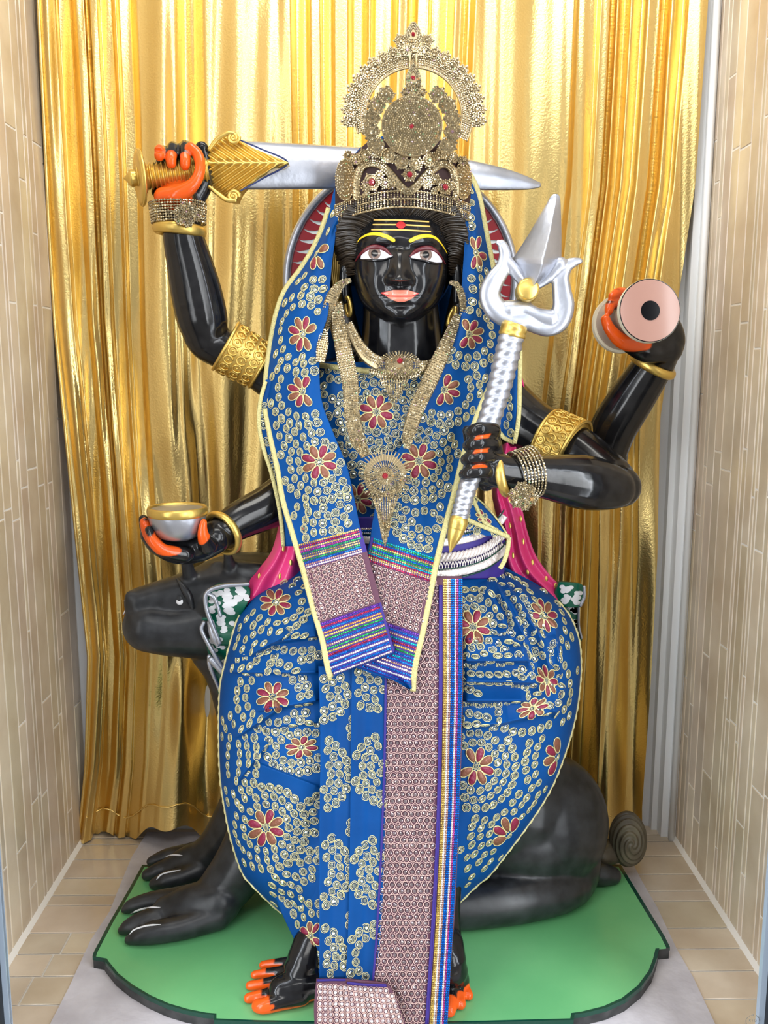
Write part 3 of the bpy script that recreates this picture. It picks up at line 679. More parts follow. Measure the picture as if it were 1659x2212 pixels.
mb = MB(); line(mb, [(824,633,1.2),(836,638,1.0),(852,640,.8),(866,641,.8),(882,640.5,.8),(895,638,1),(903,634,1.2)], 1, D=lipD, lift=.0005); line(mb, [(824,633,1.3),(834,631,1),(846,628,.7)], 1); line(mb, [(903,634,1.3),(896,632,1),(886,629,.7)], 1); mb.build('lip_line', M['red'], lp)

# hair: mass and carved strands -------------------------------
hair = None
mb = MB(); bpx(mb, 868, 520, 1.615, 140, 118, 98)
limb(mb, [(745,500,1.58,22),(735,560,1.59,24),(732,620,1.60,26),(742,700,1.61,30),(760,760,1.61,30)], flat=.8)
limb(mb, [(990,500,1.58,18),(1000,560,1.59,20),(1000,620,1.60,24),(990,700,1.61,30),(975,770,1.61,30)], flat=.8)
hair = mb.build('hair', M['hair'], fig)
mb = MB()
HL = catmull([(3,462),(30,463),(58,470),(80,488),(94,515),(101,545),(103,590)], 44); EL = catmull([(26,432),(70,434),(112,446),(134,478),(141,515),(141,555),(138,610)], 44)
for sg in (-1, 1):
    for k in range(44):
        x0, y0 = 868+sg*(HL[k, 0]-1), HL[k, 1]+RNG.normal(0, 1.2); x1, y1 = 868+sg*EL[k, 0], EL[k, 1]+RNG.normal(0, 2)
        dx = np.clip(x0, *( (fc[5]-100, fc[5]+100) )); d0 = float(faceD(np.float64(dx), np.float64(y0))); d1 = np.interp(k, [0, 15, 43], [1.494, 1.520, 1.580])
        rr = 2.6 if k % 3 else 4.0
        for o_ in (0, 1):
            limb(mb, [(x0+o_*2, y0+o_*3, min(d0, 1.56)-.001, .7), (x0*.62+x1*.38+sg*3, y0*.6+y1*.4-6+o_*5, min(d0, d1+.02)*.5+d1*.5-.003-.002*o_, rr), (x1, y1+o_*5, d1-.004, rr)], n=11, nseg=7)
mb.build('hair_strands', M['hair'], hair)
# hanging hair locks with gold lines
mb = MB(); 
for k in range(5): limb(mb, [(722+k*4,520,1.56-.002*k,1.8),(716+k*4,570,1.56,2.6),(722+k*4,630,1.56,2.2),(728+k*3,690,1.565,1.5)], n=16, nseg=8)
mb.build('hair_lock', mat('bronze_hair_paint', (.22,.14,.03), .35, .5), fig)
# carved gold ear hoops
for ex, ey, tl in ((752, 662, .1), (976, 684, -.35)):
    mb = MB(); t = np.linspace(0, 2*PI, 30); p = P(ex+np.cos(t)*5+np.sin(t)*20*math.sin(-tl)*-1, ey+np.sin(t)*20, 1.545-.006*np.cos(t)); tube(mb, p, .0032, nseg=10); mb.build('ear_hoop', M['gold_paint'], fig)
# armlets and bangles
def band(name, a, b, ra, rb, rm, m_, bulge=0, disp=None, depth=1.0, n=18, par=None, edge=True):
    """ring around a limb from pixel point a to b (px,py,Y)"""
    p = catmull([P(*a), P(*b)], n); s = mpp(p[0]); t = np.linspace(0, 1, n)
    r = (ra+(rb-ra)*t+bulge*np.sin(t*PI))*s
    mb = MB(); tube(mb, p, r, r*depth, nseg=48, caps='flat', disp=disp)
    if edge:
        for q in (0, -1):
            th = np.linspace(0, 2*PI, 49); tt = p[-1]-p[0]; tt /= np.linalg.norm(tt); sd = np.cross(tt, FW); sd /= np.linalg.norm(sd); dp = np.cross(sd, tt)
            tube(mb, p[q]+np.cos(th)[:, None]*sd*r[q]*1.0+np.sin(th)[:, None]*dp*r[q]*depth, rm*s, nseg=8)
    return mb.build(name, m_, par or fig)
def relief(par, a, b, ra, rb, bulge=0, depth=1.0):
    p = catmull([P(*a), P(*b)], 9); s_ = mpp(p[0]); tt = p[-1]-p[0]; tt /= np.linalg.norm(tt); sd = np.cross(tt, FW); sd /= np.linalg.norm(sd); dp = np.cross(sd, tt); mb = MB()
    for row, f in enumerate((.2, .5, .8)):
        n = 17; 
        for k in range(n):
            th = 2*PI*(k+.5*(row % 2))/n; r = (ra+(rb-ra)*f)*s_; c_ = p[0]*(1-f)+p[-1]*f; d = math.cos(th)*sd+math.sin(th)*dp*depth; e = -math.sin(th)*sd+math.cos(th)*dp
            t = np.linspace(-.85*PI, .85*PI, 14)[:, None]; w = 9.0*s_; q = c_+d*(r+.001)+e*np.sin(t)*w+tt*(np.cos(t)*w*1.05)
            tube(mb, q, 2.3*s_, nseg=6); ball(mb, c_+d*(r), 3.2*s_, 6)
    mb.build('petal_relief', M['gold_paint'], par)
def scroll(t, a): return 1.03+.022*np.sign(np.sin(a*7+np.sin(t*12)*1.5))*np.abs(np.sin(a*7+np.sin(t*12)*1.5))**.5*np.abs(np.sin(t*PI*3))**.6
relief(band('armlet', (563,792,1.605), (488,748,1.595), 50, 56, 4, M['gold_paint'], n=50), (563,792,1.605), (488,748,1.595), 50, 56)
relief(band('armlet', (1182,948,1.585), (1240,975,1.555), 66, 68, 4, M['gold_paint'], n=50), (1182,948,1.585), (1240,975,1.555), 66, 68)
def torus(name, c, axis_to, R, r, m_=None, depth=1.0, par=None):
    p0 = P(*c); ax = P(*axis_to)-p0; ax /= np.linalg.norm(ax); sd = np.cross(ax, FW); sd /= np.linalg.norm(sd); dp = np.cross(sd, ax); s = mpp(p0)
    th = np.linspace(0, 2*PI, 60); mb = MB(); pts = p0+np.cos(th)[:, None]*sd*R*s+np.sin(th)[:, None]*dp*R*s*depth
    V = []; ns = 16
    for t in th[:-1]:
        d = np.cos(t)*sd+np.sin(t)*dp*depth; d1 = d/np.linalg.norm(d); base_ = p0+d*R*s
        for a in np.linspace(0, 2*PI, ns, endpoint=False): V.append(base_+d1*r*.75*s*math.cos(a)+ax*r*s*math.sin(a))
    V = np.array(V); n = 59; i = np.arange(n)[:, None]; j = np.arange(ns)[None]; F = np.stack([i*ns+j, ((i+1)%n)*ns+j, ((i+1)%n)*ns+(j+1)%ns, i*ns+(j+1)%ns], -1).reshape(-1, 4)
    mb.add(V, F); return mb.build(name, m_ or M['gold_paint'], par or fig)
torus('bangle', (388,497,1.57), (392,440,1.57), 48, 13)
torus('bangle', (1410,789,1.612), (1392,820,1.62), 46, 10)
torus('bangle', (1088,1026,1.407), (1120,1020,1.400), 41, 11)
torus('bangle', (480,1152,1.50), (450,1172,1.474), 46, 9)

# painted halo disc behind the head ----------------------------
HC = (866, 604); HR = 246; HY = 1.715
def hp(rad, ang, dy=0): return P(HC[0]+rad*np.cos(ang), HC[1]-rad*np.sin(ang)*1.02, HY+dy)
halo = MB(); t = np.linspace(0, 2*PI, 120, endpoint=False)
V = np.vstack([hp(HR, t), hp(HR, t, .02)]); halo.add(V, np.arange(120)); halo.more(np.arange(120)[::-1]+120, 0, False, 0); i = np.arange(120); j = (i+1)%120; halo.more(np.stack([i, i+120, j+120, j], -1), 0, True, 0)
hd = halo.build('halo_disc', M['icewhite'], fig)
mb = MB(); tube(mb, hp(HR, np.append(t, 0), -.0), .008, nseg=12); mb.build('halo_rim', M['silver'], hd)
mb = MB()
for k in range(60):
    w_ = 2*PI/60; a = w_*k; s1 = 1 if math.cos(a) < 0 else -1
    q = [(238, a+s1*g*w_) if r_ == 238 else (r_, a+s1*g*w_) for r_, g in ((238,.5),(238,-.5),(226,-.42),(212,-.50),(190,-1.05),(200,-.38),(212,.12),(226,.42))]
    pts = np.array([hp(r_, g, -.0012) for r_, g in q]); pts2 = pts+[0, .001, 0]
    mb.add(np.vstack([pts, pts2]), np.arange(8) if s1 > 0 else np.arange(8)[::-1], 0, False)
mb.build('red_flame_border', mat('crimson_paint', (.30, .004, .012), .3), hd)

# pink painted drapery -----------------------------------------
def foldD(base, k, a, sp): return lambda x, y: base(y)+a*np.cos(sp.u(x, y)*k*2*PI)+.02*(2*sp.u(x, y)-1)**2
sp = Span([(770,1104,1114),(800,1102,1124),(850,1100,1136),(900,1093,1140),(960,1084,1136),(1010,1076,1124),(1060,1064,1112),(1100,1070,1128),(1150,1082,1140),(1200,1082,1158),(1240,1095,1186),(1280,1140,1222),(1305,1190,1225)])
def dots(par, lst, D):
    for x, y in lst:
        mb = MB(); p = P(x, y, D(np.float64(x), np.float64(y))-.001); s = mpp(p); ball(mb, p, (3.5*s, 1.5*s, 7*s), 8); mb.build('gold_motif', M['gold_paint'], par)
mb = MB(); D_ = foldD(lambda y: 1.585+0*y, 2.5, .006, sp); sheet(mb, sp, D_, 120, 60, .012); pk = mb.build('pink_sash', M['pink'], fig)
dots(pk, [(1118,840),(1125,920),(1100,1080),(1102,1135),(1125,1120),(1130,1170),(1108,1200),(1150,1215),(1140,1235),(1180,1250),(1200,1265),(1120,985)], D_)
sp2 = Span([(1080,608,640),(1120,604,650),(1160,596,660),(1195,584,660),(1225,562,660),(1250,538,660),(1275,524,650),(1300,512,620),(1325,510,570)])
mb = MB(); D2_ = foldD(lambda y: 1.535+0*y, 2.2, .006, sp2); sheet(mb, sp2, D2_, 120, 60, .012); pk = mb.build('pink_sash', M['pink'], fig)
dots(pk, [(612,1185),(560,1245),(605,1245),(628,1215),(640,1190)], D2_)
M['leafgreen'] = mat('leaf_green_paint', (.0, .11, .06), .3)
def floral(spn, D, petals, parent):
    mb = MB(); sheet(mb, spn, D, 40, 30, .008); fb = mb.build('floral_border', M['leafgreen'], parent)
    mb = MB()
    rg = random.Random(2)
    for x, y, r in petals:
        for k in range(3):
            a = rg.random()*6.28; xx, yy_ = x+math.cos(a)*r*.5, y+math.sin(a)*r*.5
            if not spn.inside(xx, yy_, r*.55): continue
            th = np.linspace(0, 2*PI, 12, endpoint=False); px_ = xx+np.cos(th)*r*.85; py_ = yy_+np.sin(th)*r*.60
            pt = P(px_, py_, D(px_, py_)-.0008); mb.add(np.vstack([pt, pt+[0, .0012, 0]]), np.arange(12), 0, False); mb.more(grid_faces(2, 12, True), 0, True, mb.n-24)
    if mb.n: mb.build('petal_pattern', M['white'], fb)
    return fb
fs = Span([(1262,470,528),(1275,448,540),(1300,444,536),(1330,452,520),(1350,456,512),(1390,462,510),(1395,462,500)])
rg = random.Random(4)
floral(fs, lambda x, y: 1.525+.006*np.sin(y*.09)+0*x, [(rg.uniform(455,530), rg.uniform(1268,1390), 8) for _ in range(34)], fig)
fs2 = Span([(1335,436,470),(1370,440,490),(1420,452,498),(1460,462,500),(1510,474,500),(1560,484,500)])
floral(fs2, lambda x, y: 1.535+.005*np.sin(y*.08)+0*x, [(rg.uniform(450,495), rg.uniform(1370,1540), 7) for _ in range(30)], fig)
mb = MB()
for c_ in ([(536,1262,1.518,4),(480,1266,1.515,5),(447,1280,1.512,5),(445,1310,1.512,5),(458,1350,1.512,5),(474,1388,1.512,5)],
           [(447,1282,1.512,4),(462,1290,1.51,5),(470,1310,1.51,4),(476,1330,1.51,4)],
           [(440,1345,1.522,5),(436,1362,1.52,5),(455,1400,1.52,5),(488,1455,1.52,5)],
           [(455,1345,1.518,8),(462,1375,1.516,9),(470,1392,1.516,6)],
           [(452,1418,1.525,5),(454,1440,1.524,5),(470,1480,1.524,4),(484,1515,1.524,3)],
           [(456,1425,1.52,7),(480,1450,1.52,8)]):
    limb(mb, c_, n=24, nseg=10)
mb.build('rolled_border_edge', M['silver'], fig)
fs3 = Span([(1258,1208,1222),(1264,1205,1258),(1290,1196,1264),(1306,1210,1258),(1312,1228,1256)])
floral(fs3, lambda x, y: 1.575+.01*((x-1230)/30)**2, [(rg.uniform(1212,1250), rg.uniform(1268,1302), 7) for _ in range(12)], fig)
fs4 = Span([(1296,1205,1250),(1330,1210,1252),(1360,1225,1252),(1378,1245,1258),(1392,1248,1252)])
floral(fs4, lambda x, y: 1.590+0*x, [(rg.uniform(1215,1248), rg.uniform(1312,1375), 7) for _ in range(14)], fig)
mb = MB(); limb(mb, [(1262,1268,1.572,3.5),(1262,1290,1.572,3.5),(1254,1308,1.572,3.5)]); limb(mb, [(1250,1310,1.585,3),(1250,1350,1.585,3),(1256,1378,1.585,3)]); mb.build('rolled_border_edge', M['silver'], fig)
# ------------------------------------------------------------ sword
sw = thing('sword', P(360, 380, 1.565), 'silver sword with gold leaf-shaped guard held in the raised fist', 'sword')
mb = MB(); limb(mb, [(500,356,1.60,54),(700,361,1.635,48),(850,366,1.665,43),(950,371,1.675,38),(1040,381,1.682,30),(1100,389,1.688,22),(1140,396,1.69,14),(1162,399,1.692,7)], n=70, flat=.34, disp=lambda t, a: 1-.10*np.abs(np.sin(2*a))**1.2); mb.build('blade', M['silver'], sw)
leaf = Span([(289,498,502),(296,484,516),(306,470,524),(320,456,548),(335,450,584),(349,447,619),(352,447,621),(362,449,598),(378,452,562),(395,457,540),(410,464,524),(424,480,516),(434,500,512)])
def leafD(x, y): return 1.575+.0028*np.sin((np.abs(y-352)*.8+x*.55)*.62)*np.clip(np.abs(y-352)/10, 0, 1)-.004*np.exp(-((y-352)/5)**2)+.012*((y-352)/60)**2
mb = MB(); sheet(mb, leaf, leafD, 160, 120, .03)
for s_, y0 in ((-1, 297), (1, 424)):
    th = np.linspace(0, 3.6*PI, 34); r = 13*(1-th/(4*PI)); limb(mb, [(504+a*math.cos(t), y0+s_*a*math.sin(t)*-1, 1.57, 3.8) for a, t in zip(r, th)], n=50, nseg=8)
limb(mb, [(452,322,1.57,4),(470,300,1.57,5),(492,288,1.57,5),(505,288,1.57,4)]); limb(mb, [(452,404,1.57,4),(470,418,1.57,5),(490,432,1.57,5),(508,434,1.57,4)])
mb.build('leaf_guard', M['gold_paint'], sw)
mb = MB(); limb(mb, [(510,299,1.572,1.5),(560,320,1.575,2),(621,351,1.58,2),(570,384,1.58,2),(520,412,1.575,1.5)], n=40, flat=.5, nseg=8); mb.build('blue_black_outline', mat('navy_paint', (.008, .02, .10), .3), sw)
mb = MB(); limb(mb, [(298,384,1.562,26),(450,366,1.575,26)], n=200, nseg=28, caps='flat', disp=lambda t, a: 1+.09*np.sin(t*2*PI*17+.6*np.sin(a))); mb.build('grip', M['gold_paint'], sw)
mb = MB(); gc = P(303, 384, 1.562); gs = mpp(gc); ga = P(298, 384, 1.562)-P(450, 366, 1.575); ga /= np.linalg.norm(ga); ga = ga-FW*.30; ga /= np.linalg.norm(ga)
tube(mb, [gc-ga*.010, gc-ga*.004, gc-ga*.001, gc+ga*.003, gc+ga*.005, gc+ga*.006], np.array([28, 44, 56, 57, 48, 30])*gs, nseg=48, ref=UP, caps='flat')
gsd = np.cross(ga, UP); gsd /= np.linalg.norm(gsd); gdp = np.cross(gsd, ga); th = np.linspace(0, 2*PI, 50)[:, None]
tube(mb, gc+(np.cos(th)*gsd+np.sin(th)*gdp)*56*gs, 4*gs, nseg=8, caps='flat'); mb.build('hand_guard', M['gold_paint'], sw)
mb = MB(); limb(mb, [(292,384,1.56,17),(283,385,1.559,18),(274,385,1.558,8),(270,385,1.558,3)], n=16); mb.build('pommel', M['gold_paint'], sw)

# ------------------------------------------------------------ trident
tr = thing('trident', P(975, 1188, 1.385), 'silver trident with twisted shaft and gold tip held in the front hand', 'trident')
shaft = [(1106,722,1.425,27),(1090,790,1.42,27),(1072,860,1.415,25.5),(1050,930,1.405,24),(1028,1000,1.40,22),(1008,1060,1.396,20),(996,1105,1.392,18.5),(988,1135,1.39,17.5)]
mb = MB(); limb(mb, shaft, n=420, nseg=36, caps='flat', disp=lambda t, a: 1+.055*np.sin(t*2*PI*24+3*a)); mb.build('twisted_shaft', M['silver'], tr)
mb = MB(); limb(mb, [(990,1130,1.389,19.5),(985,1146,1.388,18),(981,1160,1.387,15),(976,1178,1.386,8),(973,1190,1.385,3)], n=30); limb(mb, [(990,1128,1.389,21),(988,1136,1.389,20.5)]); mb.build('gold_tip', M['gold_paint'], tr)
mb = MB(); limb(mb, [(1114,700,1.425,26),(1111,708,1.425,29),(1108,716,1.425,28.5),(1106,724,1.425,30),(1105,728,1.425,27)], n=24, nseg=32, caps='flat'); mb.build('collar', M['gold_paint'], tr)
mb = MB()
tine = Span([(419,1196,1204),(425,1190,1209),(440,1182,1211),(470,1164,1212),(500,1147,1213),(530,1128,1213),(548,1116,1213),(560,1108,1212),(575,1112,1206),(590,1118,1196),(605,1126,1180),(616,1136,1164)])
def tineD(x, y):
    u = np.clip(tine.u(x, y), 0, 1); w_ = np.clip((y-419)/140, 0.02, 1); m_ = .62
    h = np.where(u < m_, u/m_, (1-u)/(1-m_)); return 1.448-.052*w_*h**.8*np.clip(1-(y-570)/120, .4, 1)
sheet(mb, tine, tineD, 100, 40, .012); sheet(mb, tine, lambda x, y: 2*1.452-tineD(x, y), 100, 40, .001)
tn = mb.build('centre_tine', M['silver'], tr)
def ridged(t, a): return 1+.10*np.cos(a*3+.6)
mb = MB()
limb(mb, [(1076,524,1.44,6),(1084,530,1.44,11),(1090,552,1.44,13),(1084,580,1.44,17),(1066,607,1.44,21),(1056,636,1.44,23),(1066,664,1.44,25),(1092,684,1.44,25),(1118,690,1.44,24),(1140,694,1.44,22),(1162,704,1.44,20),(1185,708,1.44,21),(1208,694,1.44,23),(1218,662,1.44,23),(1214,628,1.44,20),(1212,600,1.44,18),(1222,578,1.44,15),(1238,568,1.44,11),(1252,564,1.44,7)], n=150, nseg=36, disp=ridged, flat=.8)
limb(mb, [(1090,560,1.44,13),(1103,575,1.44,14),(1116,590,1.44,14),(1128,606,1.44,12)], flat=.8); limb(mb, [(1209,572,1.44,18),(1196,588,1.44,15),(1178,604,1.44,12),(1160,616,1.44,10)], flat=.8)
limb(mb, [(1100,672,1.44,24),(1130,668,1.44,18),(1160,682,1.44,18),(1190,690,1.44,22)], flat=.8)
limb(mb, [(1128,640,1.445,8),(1138,665,1.44,14)], flat=.8)
side = remesh(mb, 'curved_side_tines', .0016, 3, .5); side.materials.append(M['silver']); link('curved_side_tines', side, tr)
mb = MB(); c0 = P(1141, 625, 1.425); s_ = mpp(c0); tube(mb, [c0+FW*.02, c0, c0-FW*.004, c0-FW*.006], [25*s_, 25*s_, 23*s_, 19*s_], nseg=36, ref=UP, caps='flat'); mb.build('gold_boss', M['gold_paint'], tr)

# ------------------------------------------------------------ drum
dr = thing('hand_drum', P(1372, 690, 1.53), 'small hourglass drum with pinkish skin and black dot held at right', 'drum')
A_ = P(1402, 672, 1.475); B_ = P(1341, 700, 1.60); ax = (B_-A_)/np.linalg.norm(B_-A_); s1 = mpp(A_)
fr = FW*.0+ax
tt = np.linspace(0, 1, 40); rad = (66-.0*tt)*s1*(.60+.40*np.abs(2*tt-1)**1.5)
mb = MB(); tube(mb, A_+(B_-A_)*tt[:, None], rad, nseg=48, ref=UP, caps='flat'); mb.build('drum_body', M['peach'], dr)
def disc(mb, c, n_, R, h, seg=56, m_=0):
    tube(mb, [c, c+n_*h*.5, c+n_*h], R, nseg=seg, ref=UP, caps='flat', mat=m_, smooth=False)
for q, nn_, nm in ((A_, -ax, 'front'), (B_, ax, 'rear')):
    mb = MB(); disc(mb, q-nn_*.006, nn_, 68.5*s1, .010); rim = mb.build('rim_hoop', M['cream'], dr)
    mb = MB(); disc(mb, q+nn_*.002, nn_, 68*s1, .0024); mb.build('black_edge_line', M['black'], rim)
    mb = MB(); disc(mb, q+nn_*.003, nn_, 66*s1, .0022); sk = mb.build('drum_skin', M['skin_drum'], dr)
    mb = MB(); disc(mb, q+nn_*.005, nn_, 21*s1, .0008); mb.build('black_dot', M['black'], sk)

# ------------------------------------------------------------ bowl
bw = thing('skull_bowl', P(383, 1170, 1.46), 'silver bowl with a gold rim resting in the lower left palm', 'bowl')
c = P(383, 1100, 1.46); s = mpp(c); up = np.array([0, 0, 1.0])
prof = [(-66, 26), (-60, 40), (-46, 52), (-25, 60), (0, 63)]
mb = MB(); pr_ = catmull([[a, b] for a, b in prof], 24); tube(mb, c+up*pr_[:, :1]*s, pr_[:, 1]*s, nseg=56, ref=FW, caps='flat')
mb.build('bowl_body', M['silver'], bw)
mb = MB()
def ringv(R, r, z, mbx, n=64, k=12, sy=1):
    th = np.linspace(0, 2*PI, n, endpoint=False)[:, None]; ph = np.linspace(0, 2*PI, k, endpoint=False)[None]
    x = (R+r*np.cos(ph))*np.cos(th); y = (R+r*np.cos(ph))*np.sin(th); zz = z+r*sy*np.sin(ph)+0*th
    V = c+np.stack([x, y, zz], -1)*s; i = np.arange(n)[:, None]; j = np.arange(k)[None]
    mbx.add(V, np.stack([i*k+j, ((i+1)%n)*k+j, ((i+1)%n)*k+(j+1)%k, i*k+(j+1)%k], -1).reshape(-1, 4))
ringv(61, 4, -4, mb, sy=2.6); mb.build('gold_rim', M['gold_paint'], bw)
mb = MB(); tube(mb, [c+up*s*.5, c+up*s*1.5], 57*s, nseg=48, caps='flat', smooth=False); mb.build('silver_lid', M['silver'], bw)

# ------------------------------------------------------------ embroidery templates
def tpl_torus(R, r, n=14, k=4, z=0):
    th = np.linspace(0, 2*PI, n, endpoint=False)[:, None]; ph = np.linspace(0, 2*PI, k, endpoint=False)[None]+PI/4
    V = np.stack([(R+r*np.cos(ph))*np.cos(th), (R+r*np.cos(ph))*np.sin(th), z+r*np.sin(ph)+0*th], -1).reshape(-1, 3)
    i = np.arange(n)[:, None]; j = np.arange(k)[None]
    return V, np.stack([i*k+j, ((i+1)%n)*k+j, ((i+1)%n)*k+(j+1)%k, i*k+(j+1)%k], -1).reshape(-1, 4)
def tpl_gem(R, h, n=7, top=.5):
    th = np.linspace(0, 2*PI, n, endpoint=False)
    V = np.vstack([np.c_[R*np.cos(th), R*np.sin(th), 0*th], np.c_[R*.85*np.cos(th+.2), R*.85*np.sin(th+.2), 0*th+h*.55], np.c_[R*top*np.cos(th), R*top*np.sin(th), 0*th+h]])
    return V, np.vstack([grid_faces(2, n, True), grid_faces(2, n, True)+n]), np.arange(n)+2*n
def put(mb, tV, tF, p, X, Yv, N, sc, mat=0, smooth=True, cols=None):
    """instances of a template: p,X,Y,N (k,3), sc (k,)"""
    k = len(p)
    if k == 0: return
    V = p[:, None]+sc[:, None, None]*(tV[None, :, :1]*X[:, None]+tV[None, :, 1:2]*Yv[:, None]+tV[None, :, 2:]*N[:, None])
    F = (tF[None]+(np.arange(k)*len(tV))[:, None, None]).reshape(-1, tF.shape[1])
    c_ = None if cols is None else np.repeat(cols, len(tV), 0)
    mb.add(V, F, mat, smooth, c_)
def frames(N, rot=None):
    X = np.cross(np.cross(N, RT), N); X /= np.linalg.norm(X, axis=1)[:, None]; Yv = np.cross(N, X)
    if rot is not None: c_, s_ = np.cos(rot)[:, None], np.sin(rot)[:, None]; X, Yv = X*c_+Yv*s_, -X*s_+Yv*c_
    return X, Yv
T1 = tpl_torus(9.3, .75, 14, 4, .5); T2 = tpl_torus(6.6, .7, 12, 4, .7); GEM = tpl_gem(5.0, 3.2)
def put_gem(mb, p, N, sc, R=1.0, mat=0, cols=None, G_=GEM, rot=True):
    X, Yv = frames(N, RNG.random(len(p))*6 if rot else None)
    jit = N+RNG.normal(0, JIT, N.shape); jit /= np.linalg.norm(jit, axis=1)[:, None]
    put(mb, G_[0], G_[1], p, X, Yv, jit, sc*R, mat, False, cols)
    # flat table
    k = len(p); n = len(G_[2]); tV = G_[0][G_[2]]
    V = p[:, None]+(sc*R)[:, None, None]*(tV[None, :, :1]*X[:, None]+tV[None, :, 1:2]*Yv[:, None]+tV[None, :, 2:]*jit[:, None])
    mb.add(V, (np.arange(n)[None]+(np.arange(k)*n)[:, None]), mat, False, None if cols is None else np.repeat(cols, n, 0))
def scl(p): return ((p-CC)@FW)/FPX
def embroider(mb, D, inside, meds, seed=1, bead=1.0, mats=(0, 1, 2, 3)):
    """meds: (cx, cy, scale, sx, sy, angle, flower)"""
    rg = np.random.default_rng(seed); pts = []; petals = []; cen = []
    for cx, cy, sc_, sx, sy, ang, fl_ in meds:
        ca, sa = math.cos(ang), math.sin(ang)
        def tf(x, y, ca=ca, sa=sa, sx=sx, sy=sy, cx=cx, cy=cy): x, y = x*sx, y*sy; return cx+x*ca-y*sa, cy+x*sa+y*ca
        for lv in range(4):
            A_x, A_y = 87*sc_*sx-19.2*lv*bead, 87*sc_*sy-19.2*lv*bead
            if min(A_x, A_y) < (36*sc_*min(sx, sy)+8 if fl_ else 4): break
            tt = np.linspace(0, 2*PI, 400); ex, ey = A_x*np.cos(tt), A_y*np.sin(tt); al = np.concatenate([[0], np.cumsum(np.hypot(np.diff(ex), np.diff(ey)))]); nb = max(3, int(round(al[-1]/(19.8*bead)))); ph = rg.random()
            for k in range(nb):
                q_ = (k+ph)/nb*al[-1]; x, y = np.interp(q_, al, ex), np.interp(q_, al, ey); x += rg.normal(0, .6); y += rg.normal(0, .6)
                pts.append((cx+x*ca-y*sa, cy+x*sa+y*ca, bead*(1.08 if lv == 0 else .98)))
        if fl_:
            cen.append((*tf(0, 0), .8*bead))
            for k in range(8):
                t = 2*PI*(k+.4)/8; petals.append((t, 20.5*sc_, k % 2, tf, sc_))
    kept = []
    for x, y, b in pts:
        if all((x-a)**2+(y-c_)**2 > (14.6*min(b, d))**2 for a, c_, d in kept): kept.append((x, y, b))
    kept = np.array([k for k in kept]+[(a, c_, d) for a, c_, d in cen])
    m_ = inside(kept[:, 0], kept[:, 1]); kept = kept[m_]
    p, N = nrm(D, kept[:, 0], kept[:, 1]); s_ = scl(p)*kept[:, 2]; p = p+N*.0004; X, Yv = frames(N, rg.random(len(p))*6)
    sq = 1-.13*rg.random(len(p))[:, None]
    put(mb, T1[0], T1[1], p, X*sq, Yv, N, s_, mats[0]); put(mb, T2[0], T2[1], p, X, Yv*sq, N, s_, mats[0]); put_gem(mb, p, N, s_, 1.0, mats[1])
    # petals
    for t, r0, kind, tf, sc_ in petals:
        n = 12; a = np.linspace(0, 2*PI, n, endpoint=False)
        def shape(k): 
            l = 15.5*sc_*k; w_ = 8.2*sc_*k; xx = r0+4*sc_+l*np.cos(a); yy_ = w_*np.sin(a)*(1+.28*np.cos(a)); return xx*math.cos(t)-yy_*math.sin(t), xx*math.sin(t)+yy_*math.cos(t)
        ox, oy = tf(*shape(1.0)); 
        if not inside(np.asarray(ox), np.asarray(oy)).all(): continue
        V = []; 
        for k, h in ((1.0, .0003), (.8, .0022), (.4, .0030)):
            x, y = tf(*shape(k)); q, nn_ = nrm(D, x, y); V.append(q+nn_*h)
        b0 = mb.n; mb.add(np.vstack(V), grid_faces(3, n, True), mats[2]+kind, True); mb.more(np.arange(n)+2*n, mats[2]+kind, True, b0)
        x, y = tf(*shape(1.05)); q, nn_ = nrm(D, x, y); q = q+nn_*.0012; q = np.vstack([q, q[:1]]); tube(mb, q, .0008, nseg=4, mat=mats[0], caps='flat')
JIT = .16
EMB = lambda: [M['thread'], M['bead'], M['petalA'], M['petalB']]
SEQC = {'r': (.36,.02,.06), 'g': (.02,.28,.08), 'b': (.0,.12,.5), 'y': (.62,.44,.12), 't': (.0,.35,.45), 'm': (.42,.06,.26), 's': (.85,.72,.7), 'o': (.6,.25,.08), 'p': (.12,.03,.3), 'w': (.9,.88,.9), 'c': (.55,.32,.25), 'v': (.3,.25,.1)}
SQ = tpl_gem(2.9, 1.6, 6)
def pave(mb, D, quad, rows, nx, m_seq=0, sc=1.0, inside=None):
    """rows of small sequins; quad TL,TR,BR,BL in px; rows: string of colour letters or ' ' gap"""
    q = np.array(quad, float); out = []; cols = []
    for k, ch in enumerate(rows):
        if ch == ' ': continue
        v = (k+.5)/len(rows)
        for i in range(nx):
            u = (i+.5)/nx; a = q[0]*(1-u)+q[1]*u; b = q[3]*(1-u)+q[2]*u; x, y = a*(1-v)+b*v
            out.append((x, y)); f = .75+.5*RNG.random(); cols.append(np.array(SEQC[ch])*f)
    out = np.array(out); cols = np.clip(np.array(cols), 0, 1)
    if inside is not None: k = inside(out[:, 0], out[:, 1]); out, cols = out[k], cols[k]
    p, N = nrm(D, out[:, 0], out[:, 1]); put_gem(mb, p+N*.0003, N, scl(p)*sc, 1.0, m_seq, cols, SQ)
R1 = tpl_torus(5.6, .7, 12, 4, .5)
